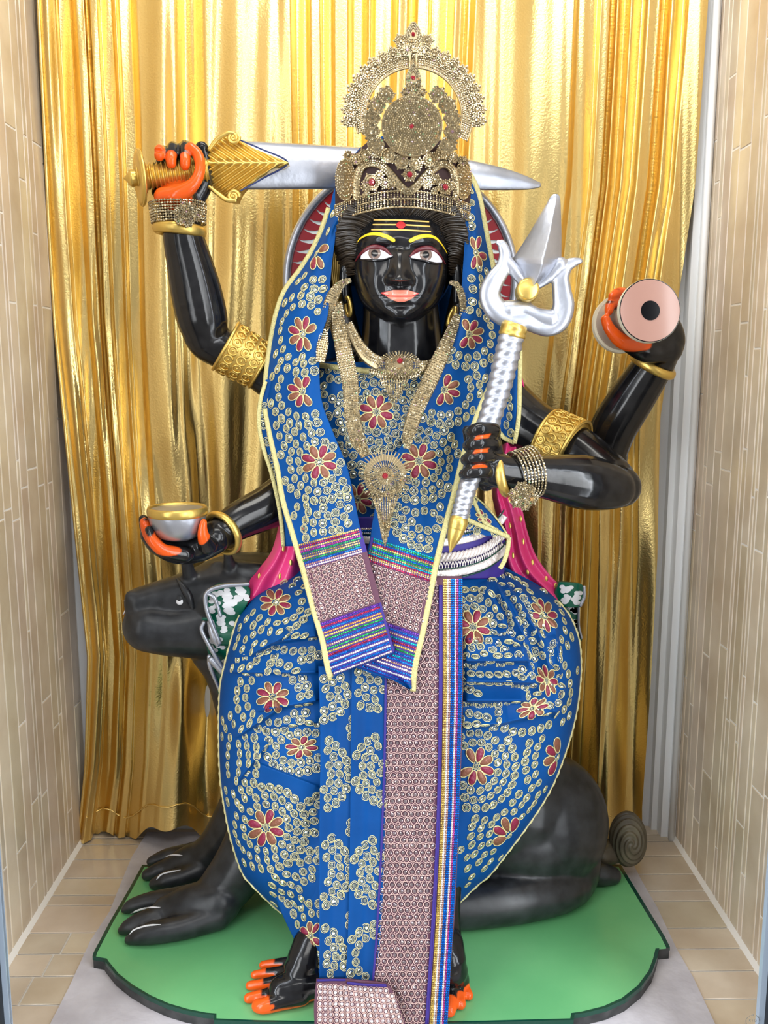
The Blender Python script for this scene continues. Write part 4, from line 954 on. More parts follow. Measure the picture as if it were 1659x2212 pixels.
def ringfield(mb, D, quad, nx, ny, sc=1.0, inside=None, hexa=True, mats=(0, 1)):
    q = np.array(quad, float); out = []
    for k in range(ny):
        for i in range(nx):
            u = (i+.5+(.25 if (k % 2 and hexa) else -.25 if hexa else 0))/nx; v = (k+.5)/ny
            a = q[0]*(1-u)+q[1]*u; b = q[3]*(1-u)+q[2]*u; out.append(a*(1-v)+b*v)
    out = np.array(out)+RNG.normal(0, .35, (len(out), 2))
    if inside is not None: out = out[inside(out[:, 0], out[:, 1])]
    p, N = nrm(D, out[:, 0], out[:, 1]); X, Yv = frames(N, RNG.random(len(p))*6); s_ = scl(p)*sc; p = p+N*.0003
    put(mb, R1[0], R1[1], p, X, Yv, N, s_, mats[0]); put_gem(mb, p, N, s_, .78, mats[1])
def ribbon(mb, D, pts, w, lift=.002, n=60, mat=0, rb=.0012):
    c_ = catmull(pts, n); p, N = nrm(D, c_[:, 0], c_[:, 1]); p = p+N*lift; s_ = scl(p); t = np.gradient(p, axis=0); 
    tube(mb, p, w*.5*s_, np.full(n, rb), nseg=10, ref=None, mat=mat, caps='flat')

# ------------------------------------------------------------ skirt
sk = thing('dhoti_skirt', P(850, 2150, 1.3), 'royal blue embroidered skirt draped over the seated statue knees', 'skirt')
SB = Span([(1222,640,1085),(1240,625,1120),(1262,588,1160),(1290,545,1198),(1330,515,1232),(1380,498,1252),(1430,485,1257),(1480,474,1255),(1540,471,1247),(1600,471,1232),(1650,472,1215),(1700,476,1194),(1750,484,1165),(1800,494,1130),(1850,508,1092),(1890,524,1060),(1915,545,1030),(1945,575,1000),(1975,608,975)], 220)
SBASE = np.array([[1200,1.49],[1240,1.465],[1290,1.425],[1350,1.395],[1420,1.378],[1500,1.370],[1700,1.352],[1900,1.335],[2000,1.325]])
def crease(x, y, a, b, amp, w, side=-1, soft=2.5):
    """overlapping pleat: fabric bulges out on one side of the segment a-b and drops sharply on the other"""
    a = np.array(a, float); b = np.array(b, float); d = b-a; L_ = np.hypot(*d); d /= L_
    s_ = (x-a[0])*d[0]+(y-a[1])*d[1]; q = ((x-a[0])*-d[1]+(y-a[1])*d[0])*side
    along = np.clip(s_/18+.5, 0, 1)*np.clip((L_-s_)/18+.5, 0, 1)
    return -amp*along*np.where(q > 0, np.exp(-q/w), np.exp(np.minimum(q, 0)/soft*-1*-1))
CR = [((590,1388),(690,1372),  .019,26,-1),((545,1412),(620,1372),  .017,22,-1),((500,1452),(690,1452),  .017,24,-1),((505,1420),(600,1408),.008,16,-1),
      ((560,1535),(690,1512),  .019,30,-1),((515,1590),(600,1532),  .017,26,-1),((580,1570),(690,1560),.007,22,-1),((505,1700),(575,1610),.010,30,-1),((560,1650),(690,1700),.006,30,1),
      ((1000,1380),(1095,1376),.010,14,1),((1090,1376),(1135,1402),  .020,18,1),((1000,1427),(1140,1427),  .022,26,-1),((1000,1472),(1150,1474),  .022,24,-1),((1000,1513),(1135,1513),  .020,22,-1),
      ((995,1572),(1090,1562),  .023,32,-1),((1085,1562),(1205,1536),.016,28,-1),((1200,1545),(1222,1480),  .023,16,-1),
      ((1052,1262),(1092,1352),  .020,22,1),((1070,1255),(1132,1372),  .022,22,1),((1095,1262),(1168,1375),  .022,22,1),((1165,1370),(1190,1450),  .022,20,1),((1120,1268),(1205,1362),  .019,20,1),((1200,1360),(1212,1450),  .020,18,1),((1130,1400),(1170,1500),  .020,18,1)]
def skD(x, y):
    b = np.interp(y, SBASE[:, 0], SBASE[:, 1]); l, r = SB.L(y), SB.R(y); t = np.clip((2*x-l-r)/np.maximum(r-l, 1), -1, 1)
    k = 1-(1-np.abs(t)**3.0*.999)**(1/2.2)
    D = b+.15*k
    D = D+.022*np.exp(-((x-845)/80)**2)*np.clip((1500-y)/200, 0, 1)     # lap hollow between the knees
    for a, b_, am, w_, sd in CR: D = D+crease(x, y, a, b_, am*1.3, w_, sd)
    D = D-.004*np.sin((x-540)*.05+(y-1600)*.02)*np.clip((y-1600)/200, 0, 1)
    return D
mb = MB(); nr, nc = 420, 420
y = np.linspace(SB.y0, SB.y1, nr); u = .5-.5*np.cos(np.linspace(0.02, .98, nc)*PI)
Yp = y[:, None]*np.ones(nc); X = SB.L(y)[:, None]+(SB.R(y)-SB.L(y))[:, None]*u
F = P(X, Yp, skD(X, Yp)); mb.add(F, grid_faces(nr, nc))
Bk = P(X, Yp, np.minimum(np.interp(Yp, SBASE[:, 0], SBASE[:, 1])+.16, 1.56)+0*X); mb.add(Bk, grid_faces(nr, nc)[:, ::-1])
for s_ in (0, -1): mb.add(np.concatenate([F[:, s_], Bk[:, s_]]), grid_faces(2, nr))
for s_ in (0, -1): mb.add(np.concatenate([F[s_], Bk[s_]]), grid_faces(2, nc))
mb.build('skirt_cloth', M['velvet'], sk)
CX0, CX1 = 694, 1000
def in_skirt(x, y): return SB.inside(x, y, 9) & ~((x > CX0-4) & (x < CX1-8) & (y > 1440)) & ~((x > 660) & (x < 1000) & (y < 1440) & (x < 935+0*y) & (x > 640+(y-1240)*.35))
meds = [(596,1302,.86,1.0,.85,0,1),(520,1390,.8,.7,.8,.3,0),(590,1506,.9,1.0,.95,.1,1),(505,1640,.95,.62,1.15,0,0),(652,1614,.85,1.05,.7,-.15,1),(575,1788,1.0,1,1.02,0,1),(676,1925,1.0,1,1.0,0,0),(700,1760,.5,1,1,0,0),(640,1400,.6,1.2,.5,0,0),
        (1022,1355,.95,1,1,0,1),(1110,1330,.8,.8,1.3,-.4,0),(1175,1330,.8,.8,1.2,-.5,1),(1180,1470,.8,.7,1.1,-.3,1),(1060,1410,.62,1.6,.5,0,0),(1060,1452,.62,1.7,.45,0,0),(1050,1500,.62,1.8,.42,0,0),(1150,1530,.86,1.05,.62,-.35,1),(1235,1420,.8,.5,1.3,.1,0),(1240,1500,.6,.5,1,0,0),
        (1028,1655,1.0,.98,1.05,0,1),(1205,1635,1.0,.78,1.1,.25,1),(1100,1805,1.0,.95,1.05,.1,1),(1000,1540,.6,1,1,0,0),(985,1835,.55,1,1,0,0),(1000,1930,.5,.8,1,0,0)]
mb = MB(); embroider(mb, skD, in_skirt, meds, 3); mb.build('embroidery', EMB(), sk)
# trimmed outer hem
ys = np.linspace(1300, 1972, 110)
for f in (SB.L, SB.R):
    mb = MB(); xs = f(ys); q = P(xs+(2 if f == SB.L else -2), ys, skD(xs+(2.5 if f == SB.L else -2.5), ys)); tube(mb, q, .0022*(1+.35*np.sin(np.arange(110)*1.9)), nseg=8); mb.build('hem_cord', M['thread'], sk)
# lower fall of cloth at left (under layer) and strips
def layer(name, rows, D, meds, seed, nr=160, nc=40, th=.003, m_=None, margin=8, parent=sk):
    sp_ = Span(rows, 120); mb = MB(); sheet(mb, sp_, D, nr, nc, th); o = mb.build(name, m_ or M['velvet'], parent)
    if meds:
        mb = MB(); embroider(mb, D, lambda x, y: sp_.inside(x, y, margin), meds, seed)
        if mb.n: mb.build('embroidery', EMB(), o)
    return o, sp_
lowD = lambda x, y: np.interp(y, [1850, 2000, 2130], [1.338, 1.318, 1.292])+.0006*(700-x)+.004*np.sin(x*.09+y*.01)
layer('under_fall', [(1880,578,700),(1930,592,702),(1980,612,704),(2030,636,706),(2080,662,706),(2118,684,706)], lowD, [(672,2022,.82,.8,1,.3,1),(600,1930,.6,.6,1,.5,0)], 5)
fallx = [1240, 1300, 1350, 1440, 1700, 1900, 2050, 2130, 2215]; fallD = [1.420, 1.398, 1.378, 1.355, 1.330, 1.300, 1.270, 1.252, 1.232]
fD = lambda o, a=.004, w=.045, ph=0: (lambda x, y: np.interp(y, fallx, fallD)+o+a*np.cos((x-690)*w*2+ph+y*.002))
s1D = fD(.000); s2D = fD(-.005)
def jag(x): return 0
layer('pleat_strip', [(1440,688,772),(1600,692,772),(1800,690,768),(2000,690,770),(2112,690,768)], s1D, [(674,1672,.92,1,1,0,0),(676,1880,.92,1,1,0,0),(676,2070,.8,1,1,0,0),(690,1500,.7,1,.9,0,0),(800,1575,.5,1,1,0,0),(800,1790,.5,1,1,0,0),(798,1990,.5,1,1,0,0)], 6)
layer('pleat_strip', [(1440,760,838),(1600,758,836),(1800,756,832),(2000,752,824),(2122,746,812)], s2D, [(838,1662,.86,1,1,0,0),(834,1885,.86,1,1,0,0),(822,2068,.9,.95,.9,0,1),(812,1455,.9,1,.95,0,0)], 7)
# rose-gold panel
pD = fD(-.010, .002, .03)
pan, psp = layer('rose_panel', [(1250,905,998),(1262,835,999),(1440,832,1000),(1600,831,998),(1800,826,990),(1950,819,984),(2060,812,976),(2140,803,971),(2225,790,966)], pD, None, 0, m_=M['mauve'])
mb = MB()
ringfield(mb, pD, [(836,1250),(946,1250),(945,1640),(834,1640)], 8, 28, 1.22, lambda x, y: psp.inside(x, y, 5))
ringfield(mb, pD, [(834,1640),(945,1640),(932,1960),(822,1960)], 8, 23, 1.22, None)
ringfield(mb, pD, [(822,1960),(932,1960),(916,2222),(800,2222)], 8, 19, 1.18, None)
mb.build('ring_beads', [M['rose'], M['mauvebead']], pan)
mb = MB(); ribbon(mb, pD, [(833,1440),(830,1640),(823,1840),(813,2020),(805,2120)], 5, .002); ribbon(mb, pD, [(950,1265),(950,1500),(946,1750),(936,1960),(920,2215)], 6, .002); ribbon(mb, pD, [(954,1265),(954,1500),(950,1750),(940,1960),(924,2215)], 3, .002); mb.build('indigo_piping', M['indigo'], pan)
mb = MB()
def vband(pts, rows, nx, sc=1.0):
    for (a, b), (c_, d) in zip(pts[:-1], pts[1:]):
        ya, yb = a[1], c_[1]; pave(mb, pD, [a, c_, d, b], rows, int((yb-ya)/5.0), 0, sc)
# columns run down: quad rows are columns here
vband([((957,1250),(999,1250)),((957,1500),(998,1500)),((952,1750),(992,1750)),((943,1960),(981,1960)),((927,2218),(966,2218))], 'yywcbb'+'smbb', 10, .92)
mb.build('sequin_stripes', M['seq'], pan)
# hem of pale beads at the bottom
hD = fD(-  .023, .003, .05, 1)
hem, hsp = layer('bead_hem', [(2116,683,752),(2122,683,812),(2128,682,838),(2150,680,852),(2180,678,864),(2225,680,880)], hD, None, 0, m_=M['mauve'])
mb = MB(); ringfield(mb, hD, [(686,2124),(848,2136),(876,2222),(684,2222)], 15, 8, 1.1, lambda x, y: hsp.inside(x, y, 4), False); mb.build('pale_beads', [M['rose'], M['palebead']], hem)
mb = MB(); ribbon(mb, hD, [(684,2117),(720,2116),(745,2116)], 5, .002); ribbon(mb, hD, [(748,2122),(790,2126),(836,2128)], 6, .003); mb.build('indigo_piping', M['indigo'], hem)

# ------------------------------------------------------------ waist belt
wb = thing('waist_belt', P(1010, 1220, 1.45), 'folded waist sash with braided silver trim at the right side of the waist', 'sash')
WS = Span([(1118,700,1062),(1140,690,1082),(1165,680,1090),(1195,670,1094),(1220,660,1092),(1250,650,1086)])
def wD(x, y):
    l, r = WS.L(y), WS.R(y); t = np.clip((2*x-l-r)/(r-l), -1, 1); return 1.452+.085*(1-np.sqrt(1-t**2*.98))-.012*np.clip((y-1120)/130, 0, 1)
mb = MB(); sheet(mb, WS, wD, 60, 80, .02, dense=True); wbl = mb.build('indigo_band', M['indigo'], wb)
def wrib(dy, w, m_, nm, lift=.003, rb=.002):
    mb = MB(); ribbon(mb, wD, [(780,1182+dy),(870,1192+dy),(945,1190+dy),(1000,1183+dy),(1045,1168+dy),(1078,1145+dy),(1088,1130+dy)], w, lift, 80, 0, rb); return mb.build(nm, m_, wb)
wrib(50, 18, M['silverlace'], 'silver_edge'); wrib(40, 3, M['dkgreen'], 'green_piping', .004); wrib(61, 3, M['dkgreen'], 'green_piping', .004)
wrib(-18, 18, M['silverlace'], 'silver_edge'); wrib(-30, 3, M['dkgreen'], 'green_piping', .004)
mb = MB(); c_ = catmull([(945,1205),(1000,1198),(1045,1183),(1082,1156)], 90); p, N = nrm(wD, c_[:, 0], c_[:, 1]); s_ = scl(p)
for k in range(3):
    ph = k*2*PI/3; q = p+N*.004+(UP*np.sin(np.arange(90)*.42+ph)[:, None]*7*s_[:, None])+N*(np.cos(np.arange(90)*.42+ph)*.003)[:, None]; tube(mb, q, .0030, nseg=8)
mb.build('silver_braid', M['silverlace'], wb)
mb = MB()
for k in range(2):
    c_ = catmull([(945,1225),(1000,1219),(1045,1205),(1082,1180)], 120); z = np.abs(((np.arange(120)/9+k*.5) % 1)*2-1)*22-11; p, N = nrm(wD, c_[:, 0], c_[:, 1]+z); tube(mb, p+N*.003, .0009, nseg=5)
mb.build('net_trim', M['silverlace'], wb)
mb = MB(); pave(mb, lambda x, y: wD(x, y)-.003, [(985,1152),(1060,1130),(1060,1146),(985,1170)], 'wsbt', 16, 0, 1.0); mb.build('sequin_rows', M['seq'], wb); mb = MB(); pave(mb, lambda x, y: wD(x, y)-.003, [(776,1140),(810,1140),(810,1170),(776,1170)], 'sbwbgs', 8); mb.build('sequin_rows', M['seq'], wb)
# ------------------------------------------------------------ bodice
bo = thing('bodice', P(850, 950, 1.5), 'blue embroidered cloth covering the statue chest under the necklaces', 'bodice')
BS = Span([(782,690,985),(800,680,1000),(850,665,1010),(950,650,1010),(1050,660,1000),(1120,680,1000),(1165,700,1000)])
def boD(x, y):
    l, r = BS.L(y), BS.R(y); t = np.clip((2*x-l-r)/(r-l), -1, 1); b = np.interp(y, [780, 830, 900, 1000, 1100, 1170], [1.492, 1.482, 1.470, 1.468, 1.472, 1.465])
    return b+.05*(1-np.sqrt(1-t**2*.97))+.0015*np.sin(x*.06+y*.03)
mb = MB(); sheet(mb, BS, boD, 120, 90, .006); mb.build('bodice_cloth', M['velvet'], bo)
mb = MB(); embroider(mb, boD, lambda x, y: BS.inside(x, y, 8), [(813,890,.95,1,1,0,1),(772,1078,.85,1,1,0,1),(930,1000,.9,1,1,0,0),(720,840,.7,1,1,0,0),(905,800,.5,1,.8,0,0),(760,960,.5,1,1,0,0),(880,1110,.9,1,1,0,0)], 9); mb.build('embroidery', EMB(), bo)
mb = MB(); ribbon(mb, boD, [(690,790),(740,796),(800,802),(860,806),(930,800),(985,790)], 12, .002, 60, 0, .003); mb.build('neck_lace', M['lace'], bo)

# ------------------------------------------------------------ shawl
sh = thing('head_shawl', P(860, 420, 1.6), 'long blue head shawl with gold edging and striped ends crossed in front', 'shawl')
# crown of the shawl over the back of the head
mb = MB(); c0 = P(868, 520, 1.60); s0 = mpp(c0)
ph = np.linspace(0.05, PI*.62, 40)[:, None]; th = np.linspace(-.15*PI, 1.15*PI, 70)[None]
r_ = np.array([158, 80, 232])
def cap(mbx, k):
    V = c0+(np.sin(ph)*np.cos(th)*r_[0]*k*s0)[..., None]*RT+(np.sin(ph)*np.sin(th)*r_[1]*k*s0)[..., None]*FW+(np.cos(ph)*np.ones_like(th)*r_[2]*k*s0)[..., None]*UP
    mbx.add(V, grid_faces(40, 70)); return V
a_ = cap(mb, 1.0); b_ = cap(mb, .975)
for e in (0, -1): mb.add(np.concatenate([a_[:, e], b_[:, e]]), grid_faces(2, 40))
mb.build('hood', M['velvet'], sh)
def shD(base, amp, left=True, sp_=None):
    bx = np.array(base)
    def f(x, y):
        u_ = np.clip(sp_.u(x, y), 0, 1); o = (1-u_) if left else u_
        return np.interp(y, bx[:, 0], bx[:, 1])+np.interp(y, amp[0], amp[1])*o**2.2+.0035*np.sin(u_*9+y*.012)
    return f
LP = Span([(318,778,800),(360,745,800),(410,722,800),(450,712,760),(490,700,730),(530,682,722),(580,652,716),(630,616,712),(680,598,708),(730,588,694),(800,578,690),(870,574,696),(940,585,722),(1010,600,750),(1080,612,766),(1150,632,780),(1230,655,800),(1310,676,824),(1380,696,843),(1409,702,851),(1425,705,812),(1440,708,772),(1452,711,742),(1466,715,720)], 300)
lD = shD([(300,1.60),(400,1.575),(450,1.555),(600,1.530),(700,1.500),(800,1.470),(900,1.452),(1000,1.440),(1100,1.425),(1200,1.405),(1250,1.386),(1300,1.362),(1400,1.324),(1480,1.312)], ([300,600,750,900,1100,1250,1500],[.02,.06,.085,.07,.05,.02,.008]), True, LP)
RP = Span([(326,930,966),(370,930,1008),(420,985,1032),(470,1002,1042),(520,1004,1052),(580,1000,1064),(640,996,1074),(700,988,1082),(740,965,1084),(780,945,1074),(820,928,1060),(870,912,1038),(930,890,1016),(990,850,998),(1060,820,982),(1120,806,966),(1160,800,956),(1210,790,944),(1290,776,928),(1370,764,912),(1430,756,898),(1450,790,895),(1470,850,893),(1490,884,892)], 240)
rD = shD([(300,1.60),(400,1.575),(450,1.555),(600,1.530),(700,1.500),(800,1.478),(900,1.462),(1000,1.450),(1100,1.436),(1200,1.413),(1250,1.396),(1300,1.374),(1400,1.339),(1500,1.326)], ([300,600,750,900,1100,1230,1500],[.02,.045,.06,.045,.03,.004,0]), False, RP)
for nm, sp_, D_, meds, sd in (('left_fall', LP, lD, [(684,548,.78,.9,1.15,0,1),(655,722,.92,.85,1.05,0,1),(640,630,.5,1,.7,0,0),(655,846,.92,.92,.92,0,1),(690,998,.96,1,1,0,1),(725,1140,.9,.85,.9,0,0),(625,945,.45,1,1,0,0),(655,1110,.45,1,1,0,0),(700,455,.4,.6,1,0,0),(765,345,.4,1,1,0,0)], 21),
                             ('right_fall', RP, rD, [(1028,546,.75,.75,1.2,0,1),(1012,722,.85,.95,.95,.2,1),(1035,632,.62,.7,1,0,0),(958,842,.9,1,.95,0,1),(905,996,.98,1,1,0,1),(920,1125,.85,.95,.8,.2,0),(1020,450,.45,.6,1,0,0),(985,340,.4,1,1,0,0),(1065,790,.4,.8,1,0,0)], 22)):
    mb = MB(); sheet(mb, sp_, D_, 360, 60, .0035); o = mb.build(nm, M['velvet'], sh)
    lim = (lambda x, y: sp_.inside(x, y, 9) & (y < (1168-(x-650)*.25))) if nm[0] == 'l' else (lambda x, y: sp_.inside(x, y, 9) & (y < 1160+(x-800)*.3) & ~LP.inside(x, y, -4))
    mb = MB(); embroider(mb, D_, lim, meds, sd); mb.build('embroidery', EMB(), o)
    if nm[0] == 'l':
        Q = [(644,1176),(779,1140),(852,1408),(713,1462)]; q = np.array(Q, float)
        ed = [(450,712),(530,682),(580,652),(630,616),(680,598),(730,588),(800,578),(870,574),(940,585),(1010,600),(1080,612),(1150,632),(1230,655),(1310,676),(1380,696),(1440,708),(1468,716)]
        r1, r2, r3 = 'yrymgvygbcs', None, 'prboygbcgyrbsbwbs'
    else:
        Q = [(802,1160),(944,1206),(895,1482),(752,1432)]; q = np.array(Q, float)
        ed = [(330,968),(370,1008),(420,1032),(520,1052),(580,1064),(640,1074),(700,1082),(740,1084),(780,1074),(820,1060),(870,1038),(930,1016),(990,998),(1060,982),(1120,966),(1210,944),(1290,928),(1370,912),(1430,898),(1492,890)]
        r1, r2, r3 = 'tgbrygbgvtrycr', None, 'pbctrygbtbcsbwb'
    L_ = lambda v: tuple(q[0]*(1-v)+q[3]*v); R_ = lambda v: tuple(q[1]*(1-v)+q[2]*v)
    ins = lambda x, y: sp_.inside(x, y, 5) & ((nm[0] == 'l') | ~LP.inside(x, y, -3))
    va, vb = .19, .60
    def patch(v0, v1, nm2, m2, lift):
        uu = np.linspace(0, 1, 40)[None]; vv = np.linspace(v0, v1, 40)[:, None]; A2 = q[0][:, None, None]*(1-uu)+q[1][:, None, None]*uu; B2 = q[3][:, None, None]*(1-uu)+q[2][:, None, None]*uu; XY = A2*(1-vv)+B2*vv
        XX = XY[0]; F = P(XX, XY[1], D_(XX, XY[1])-lift); mb = MB(); mb.add(F, grid_faces(40, 40)); mb.add(F+[0, lift*.8, 0], grid_faces(40, 40)[:, ::-1]); mb.build(nm2, m2, o)
    patch(0, va, 'end_band', M['indigo'], .0006); patch(va, vb, 'end_panel', M['mauve'], .0008); patch(vb, 1, 'end_band', M['indigo'], .0006)
    mb = MB(); pave(mb, D_, [L_(0), R_(0), R_(va), L_(va)], r1, 30, 0, .95, ins); pave(mb, D_, [L_(vb), R_(vb), R_(1), L_(1)], r3, 30, 0, 1.05, ins); mb.build('sequin_stripes', M['seq'], o)
    mb = MB(); ringfield(mb, lambda x, y: D_(x, y)-.001, [L_(va+.01), R_(va+.01), R_(vb-.01), L_(vb-.01)], 12, 11, .95, ins, False); mb.build('ring_beads', [M['rose'], M['mauvebead']], o)
    mb = MB(); ribbon(mb, D_, [(x, y) for y, x in ed], 13, .0015, 200, 0, .0022); mb.build('gold_edging', M['lace'], o)
# loops of shawl seen behind the shaft and at the waist
bk = Span([(756,1112,1124),(800,1100,1122),(850,1088,1120),(900,1074,1118),(925,1072,1116),(945,1090,1114),(958,1106,1112)])
bkD = lambda x, y: 1.475+.01*np.sin(x*.1)+0*y
mb = MB(); sheet(mb, bk, bkD, 60, 20, .003); o = mb.build('rear_fold', M['velvet'], sh)
mb = MB(); embroider(mb, bkD, lambda x, y: bk.inside(x, y, 7), [(1060,880,.9,.8,1,0,0)], 4); mb.n and mb.build('embroidery', EMB(), o)
mb = MB(); ribbon(mb, bkD, [(1122,756),(1121,820),(1119,900),(1112,958)], 10, .002); ribbon(mb, bkD, [(1112,956),(1090,945),(1070,928)], 10, .002); mb.build('gold_edging', M['lace'], o)
bl = Span([(820,574,600),(870,562,600),(920,560,605),(970,570,615),(1020,586,625),(1080,600,635),(1130,608,640),(1180,612,650)])
blD = lambda x, y: 1.515+0*x-.0002*(y-1000)*.3
mb = MB(); sheet(mb, bl, blD, 60, 20, .003); o = mb.build('rear_fold', M['velvet'], sh)
mb = MB(); embroider(mb, blD, lambda x, y: bl.inside(x, y, 6), [(640,990,.9,.9,1,0,0),(600,900,.4,1,1,0,0)], 4); mb.n and mb.build('embroidery', EMB(), o)
mb = MB(); ribbon(mb, blD, [(574,824),(562,870),(560,920),(570,970),(586,1020),(600,1080),(608,1130),(612,1180)], 9, .002); mb.build('gold_edging', M['lace'], o)
we = Span([(1070,1018,1022),(1090,1008,1042),(1115,1000,1066),(1140,1010,1084),(1158,1050,1094)])
weD = lambda x, y: 1.425+.0004*(x-1010)
mb = MB(); sheet(mb, we, weD, 40, 24, .003); o = mb.build('waist_end', M['velvet'], sh)
mb = MB(); embroider(mb, weD, lambda x, y: we.inside(x, y, 5), [(1046,1115,.5,1,.8,.6,1)], 5); mb.n and mb.build('embroidery', EMB(), o)
mb = MB(); ribbon(mb, weD, [(1018,1070),(1030,1100),(1042,1125),(1070,1145),(1098,1160)], 9, .002); ribbon(mb, weD, [(1000,1118),(1030,1132),(1070,1148),(1098,1160)], 10, .003); ribbon(mb, lambda x, y: 1.44+.0008*(x-1050), [(1098,1160),(1095,1185),(1088,1210),(1078,1228)], 10, .002); ribbon(mb, weD, [(1022,1070),(1050,1095),(1075,1125),(1098,1160)], 4, .002); mb.build('gold_edging', M['lace'], o)

rd_ = Span([(470,735,1005),(560,712,1020),(700,690,1035),(830,680,1040),(900,700,1030)])
mb = MB(); sheet(mb, rd_, lambda x, y: 1.672+.0*x+.008*np.sin(x*.05), 40, 40, .003); mb.build('rear_drape', M['velvet'], sh)
JIT = .30
# ------------------------------------------------------------ rhinestone work
ST = tpl_gem(2.35, 2.0, 6, .55)
def gems(mb, p, N, R=1.0, mat=0):
    p = np.asarray(p); N = np.asarray(N); k = len(p); f = .35+.75*RNG.random((k, 1)); c_ = f*np.array([1, 1, 1])
    w_ = RNG.random(k) > .965; c_[w_] = np.array([[.75, .6, 1.1], [.6, 1.05, .95], [1.1, .85, .6]])[RNG.integers(0, 3, w_.sum())]
    put_gem(mb, p, N, scl(p)*R*(np.ones(k)), 1.0, mat, np.clip(c_, 0, 1.2), ST)
def pg(D, xy):
    xy = np.asarray(xy, float); return nrm(D, xy[:, 0], xy[:, 1])
def flat(Y, tx=0, ty=0, cx=0, cy=0): return lambda x, y: Y+tx*(x-cx)+ty*(y-cy)
def plate(mb, D, outline, th=.002, mat=0):
    o = np.asarray(outline, float); p = P(o[:, 0], o[:, 1], D(o[:, 0], o[:, 1])); c_ = p.mean(0); n = len(o); i = np.arange(n); j = (i+1) % n
    q = np.vstack([p, p+[0, th, 0], [c_], [c_+[0, th, 0]]])
    mb.add(q, np.stack([np.full(n, 2*n), j, i], -1), mat, False); b = mb.n-len(q)
    mb.more(np.stack([np.full(n, 2*n+1), i+n, j+n], -1), mat, False, b); mb.more(np.stack([i, j, j+n, i+n], -1), mat, False, b)
def circ(cx, cy, r, n=28, ry=None, a0=0, star=0, ns=6):
    t = np.linspace(0, 2*PI, n, endpoint=False)+a0; k = 1+star*np.cos(t*ns); return np.c_[cx+r*k*np.cos(t), cy+(ry or r)*k*np.sin(t)]
def rosette(mb, D, cx, cy, r, ruby=None, rot=0, ry=None, pm=1, gm_=0):
    D2 = lambda x, y: D(x, y)-.002
    plate(mb, D, circ(cx, cy, r*.98, 24, (ry or r)*.98, rot, .10, 6), .0025, pm)
    pts = [circ(cx, cy, r*.86, max(6, int(r*1.2)), (ry or r)*.86)]
    if r > 10: pts.append(circ(cx, cy, r*.52, max(5, int(r*.75)), (ry or r)*.52))
    pts = np.vstack(pts); p, N = pg(D2, pts); gems(mb, p, N, .95, gm_)
    tip = circ(cx, cy, r*1.12, 6, (ry or r)*1.12, rot); p, N = pg(D2, tip); gems(mb, p, N, .8, gm_)
    p, N = pg(D2, [(cx, cy)]); 
    if ruby: put_gem(mb, p, N, scl(p)*r/12, 1.0, 2, None, tpl_gem(5, 4, 8))
    else: gems(mb, p, N, 1.9, gm_)
JM = lambda: [M['stonegem'], M['setting'], M['ruby']]
cw = thing('crown', P(870, 440, 1.52), 'tall rhinestone crown with round crest and arched halo on the head', 'crown')
def crD(x, y): 
    t = np.clip((x-871)/152, -1, 1); return 1.60-.118*np.sqrt(1-t**2*.985)+.0*y
# lining
mb = MB(); cs = Span([(300,800,950),(330,770,980),(360,745,1005),(390,726,1018),(415,724,1017),(442,724,1016)])
sheet(mb, cs, lambda x, y: crD(x, y)+.006, 60, 70, .004, dense=True); mb.build('crown_lining', M['capcloth'], cw)
def bandc(x): return 412+34*((x-872)/150)**2        # top edge of the base band
mb = MB(); pts = []
for k in range(58):
    t = -1+2*k/57; x = 870+147*math.sin(t*1.38)/math.sin(1.38)
    for r in range(9): pts.append((x, bandc(x)-1+r*4.3))
p, N = pg(lambda x, y: crD(x, y)-.001, pts); gems(mb, p, N, .88)
for r in (0, 17, 35):
    xs = 870+147*np.sin(np.linspace(-1.38, 1.38, 60))/math.sin(1.38); tube(mb, P(xs, bandc(xs)+r, crD(xs, 0)+.001), .0016, nseg=6, mat=1)
mb.build('base_band', JM(), cw)
mb = MB(); D_ = lambda x, y: crD(x, y)-.003
for cx, rx, ry in ((746, 21, 44), (1001, 17, 42)):
    for k in (1, .8, .6, .42, .24): p, N = pg(D_, circ(cx, 388, rx*k, max(6, int(44*k)), ry*k)); gems(mb, p, N, .95)
    plate(mb, lambda x, y: crD(x, y), circ(cx, 388, rx*1.05, 30, ry*1.04), .003, 1)
for seg in ([(771,425),(772,385),(782,360),(800,352),(822,356),(842,375),(864,402),(882,414),(900,402),(922,378),(945,358),(962,355),(976,366),(983,390),(984,420)],):
    for off in (-5, 0, 5):
        c_ = catmull(seg, 74); t = np.gradient(c_, axis=0); t /= np.linalg.norm(t, axis=1)[:, None]; c_ = c_+np.c_[-t[:, 1], t[:, 0]]*off; p, N = pg(D_, c_); gems(mb, p, N, .9)
    c_ = catmull(seg, 60); tube(mb, P(c_[:, 0], c_[:, 1], crD(c_[:, 0], c_[:, 1])+.002), .007, .002, nseg=8, mat=1)
for x, y, r, rb in [(803,394,19,1),(833,396,12,0),(820,378,9,0),(788,404,8,0),(846,398,9,0),(885,377,15,1),(838,336,17,0),(868,350,16,0),(898,353,16,0),(929,345,17,0),(812,328,14,0),(955,330,15,0),(962,404,17,1),(940,388,12,0),(922,398,11,0),(926,376,8,0),(975,400,8,0),(788,335,13,0),(768,344,13,0),(978,340,12,0),(1000,348,11,0),(752,336,10,0),(940,412,7,0),(792,420,7,0),(985,425,7,0)]:
    rosette(mb, lambda a, b: crD(a, b)-.003, x, y, r, rb)
mb.build('lattice', JM(), cw)
cD = flat(1.458, 0, .00018, 890, 272)
mb = MB(); plate(mb, lambda x, y: cD(x, y)+.001, circ(890, 272, 66, 48), .004, 1)
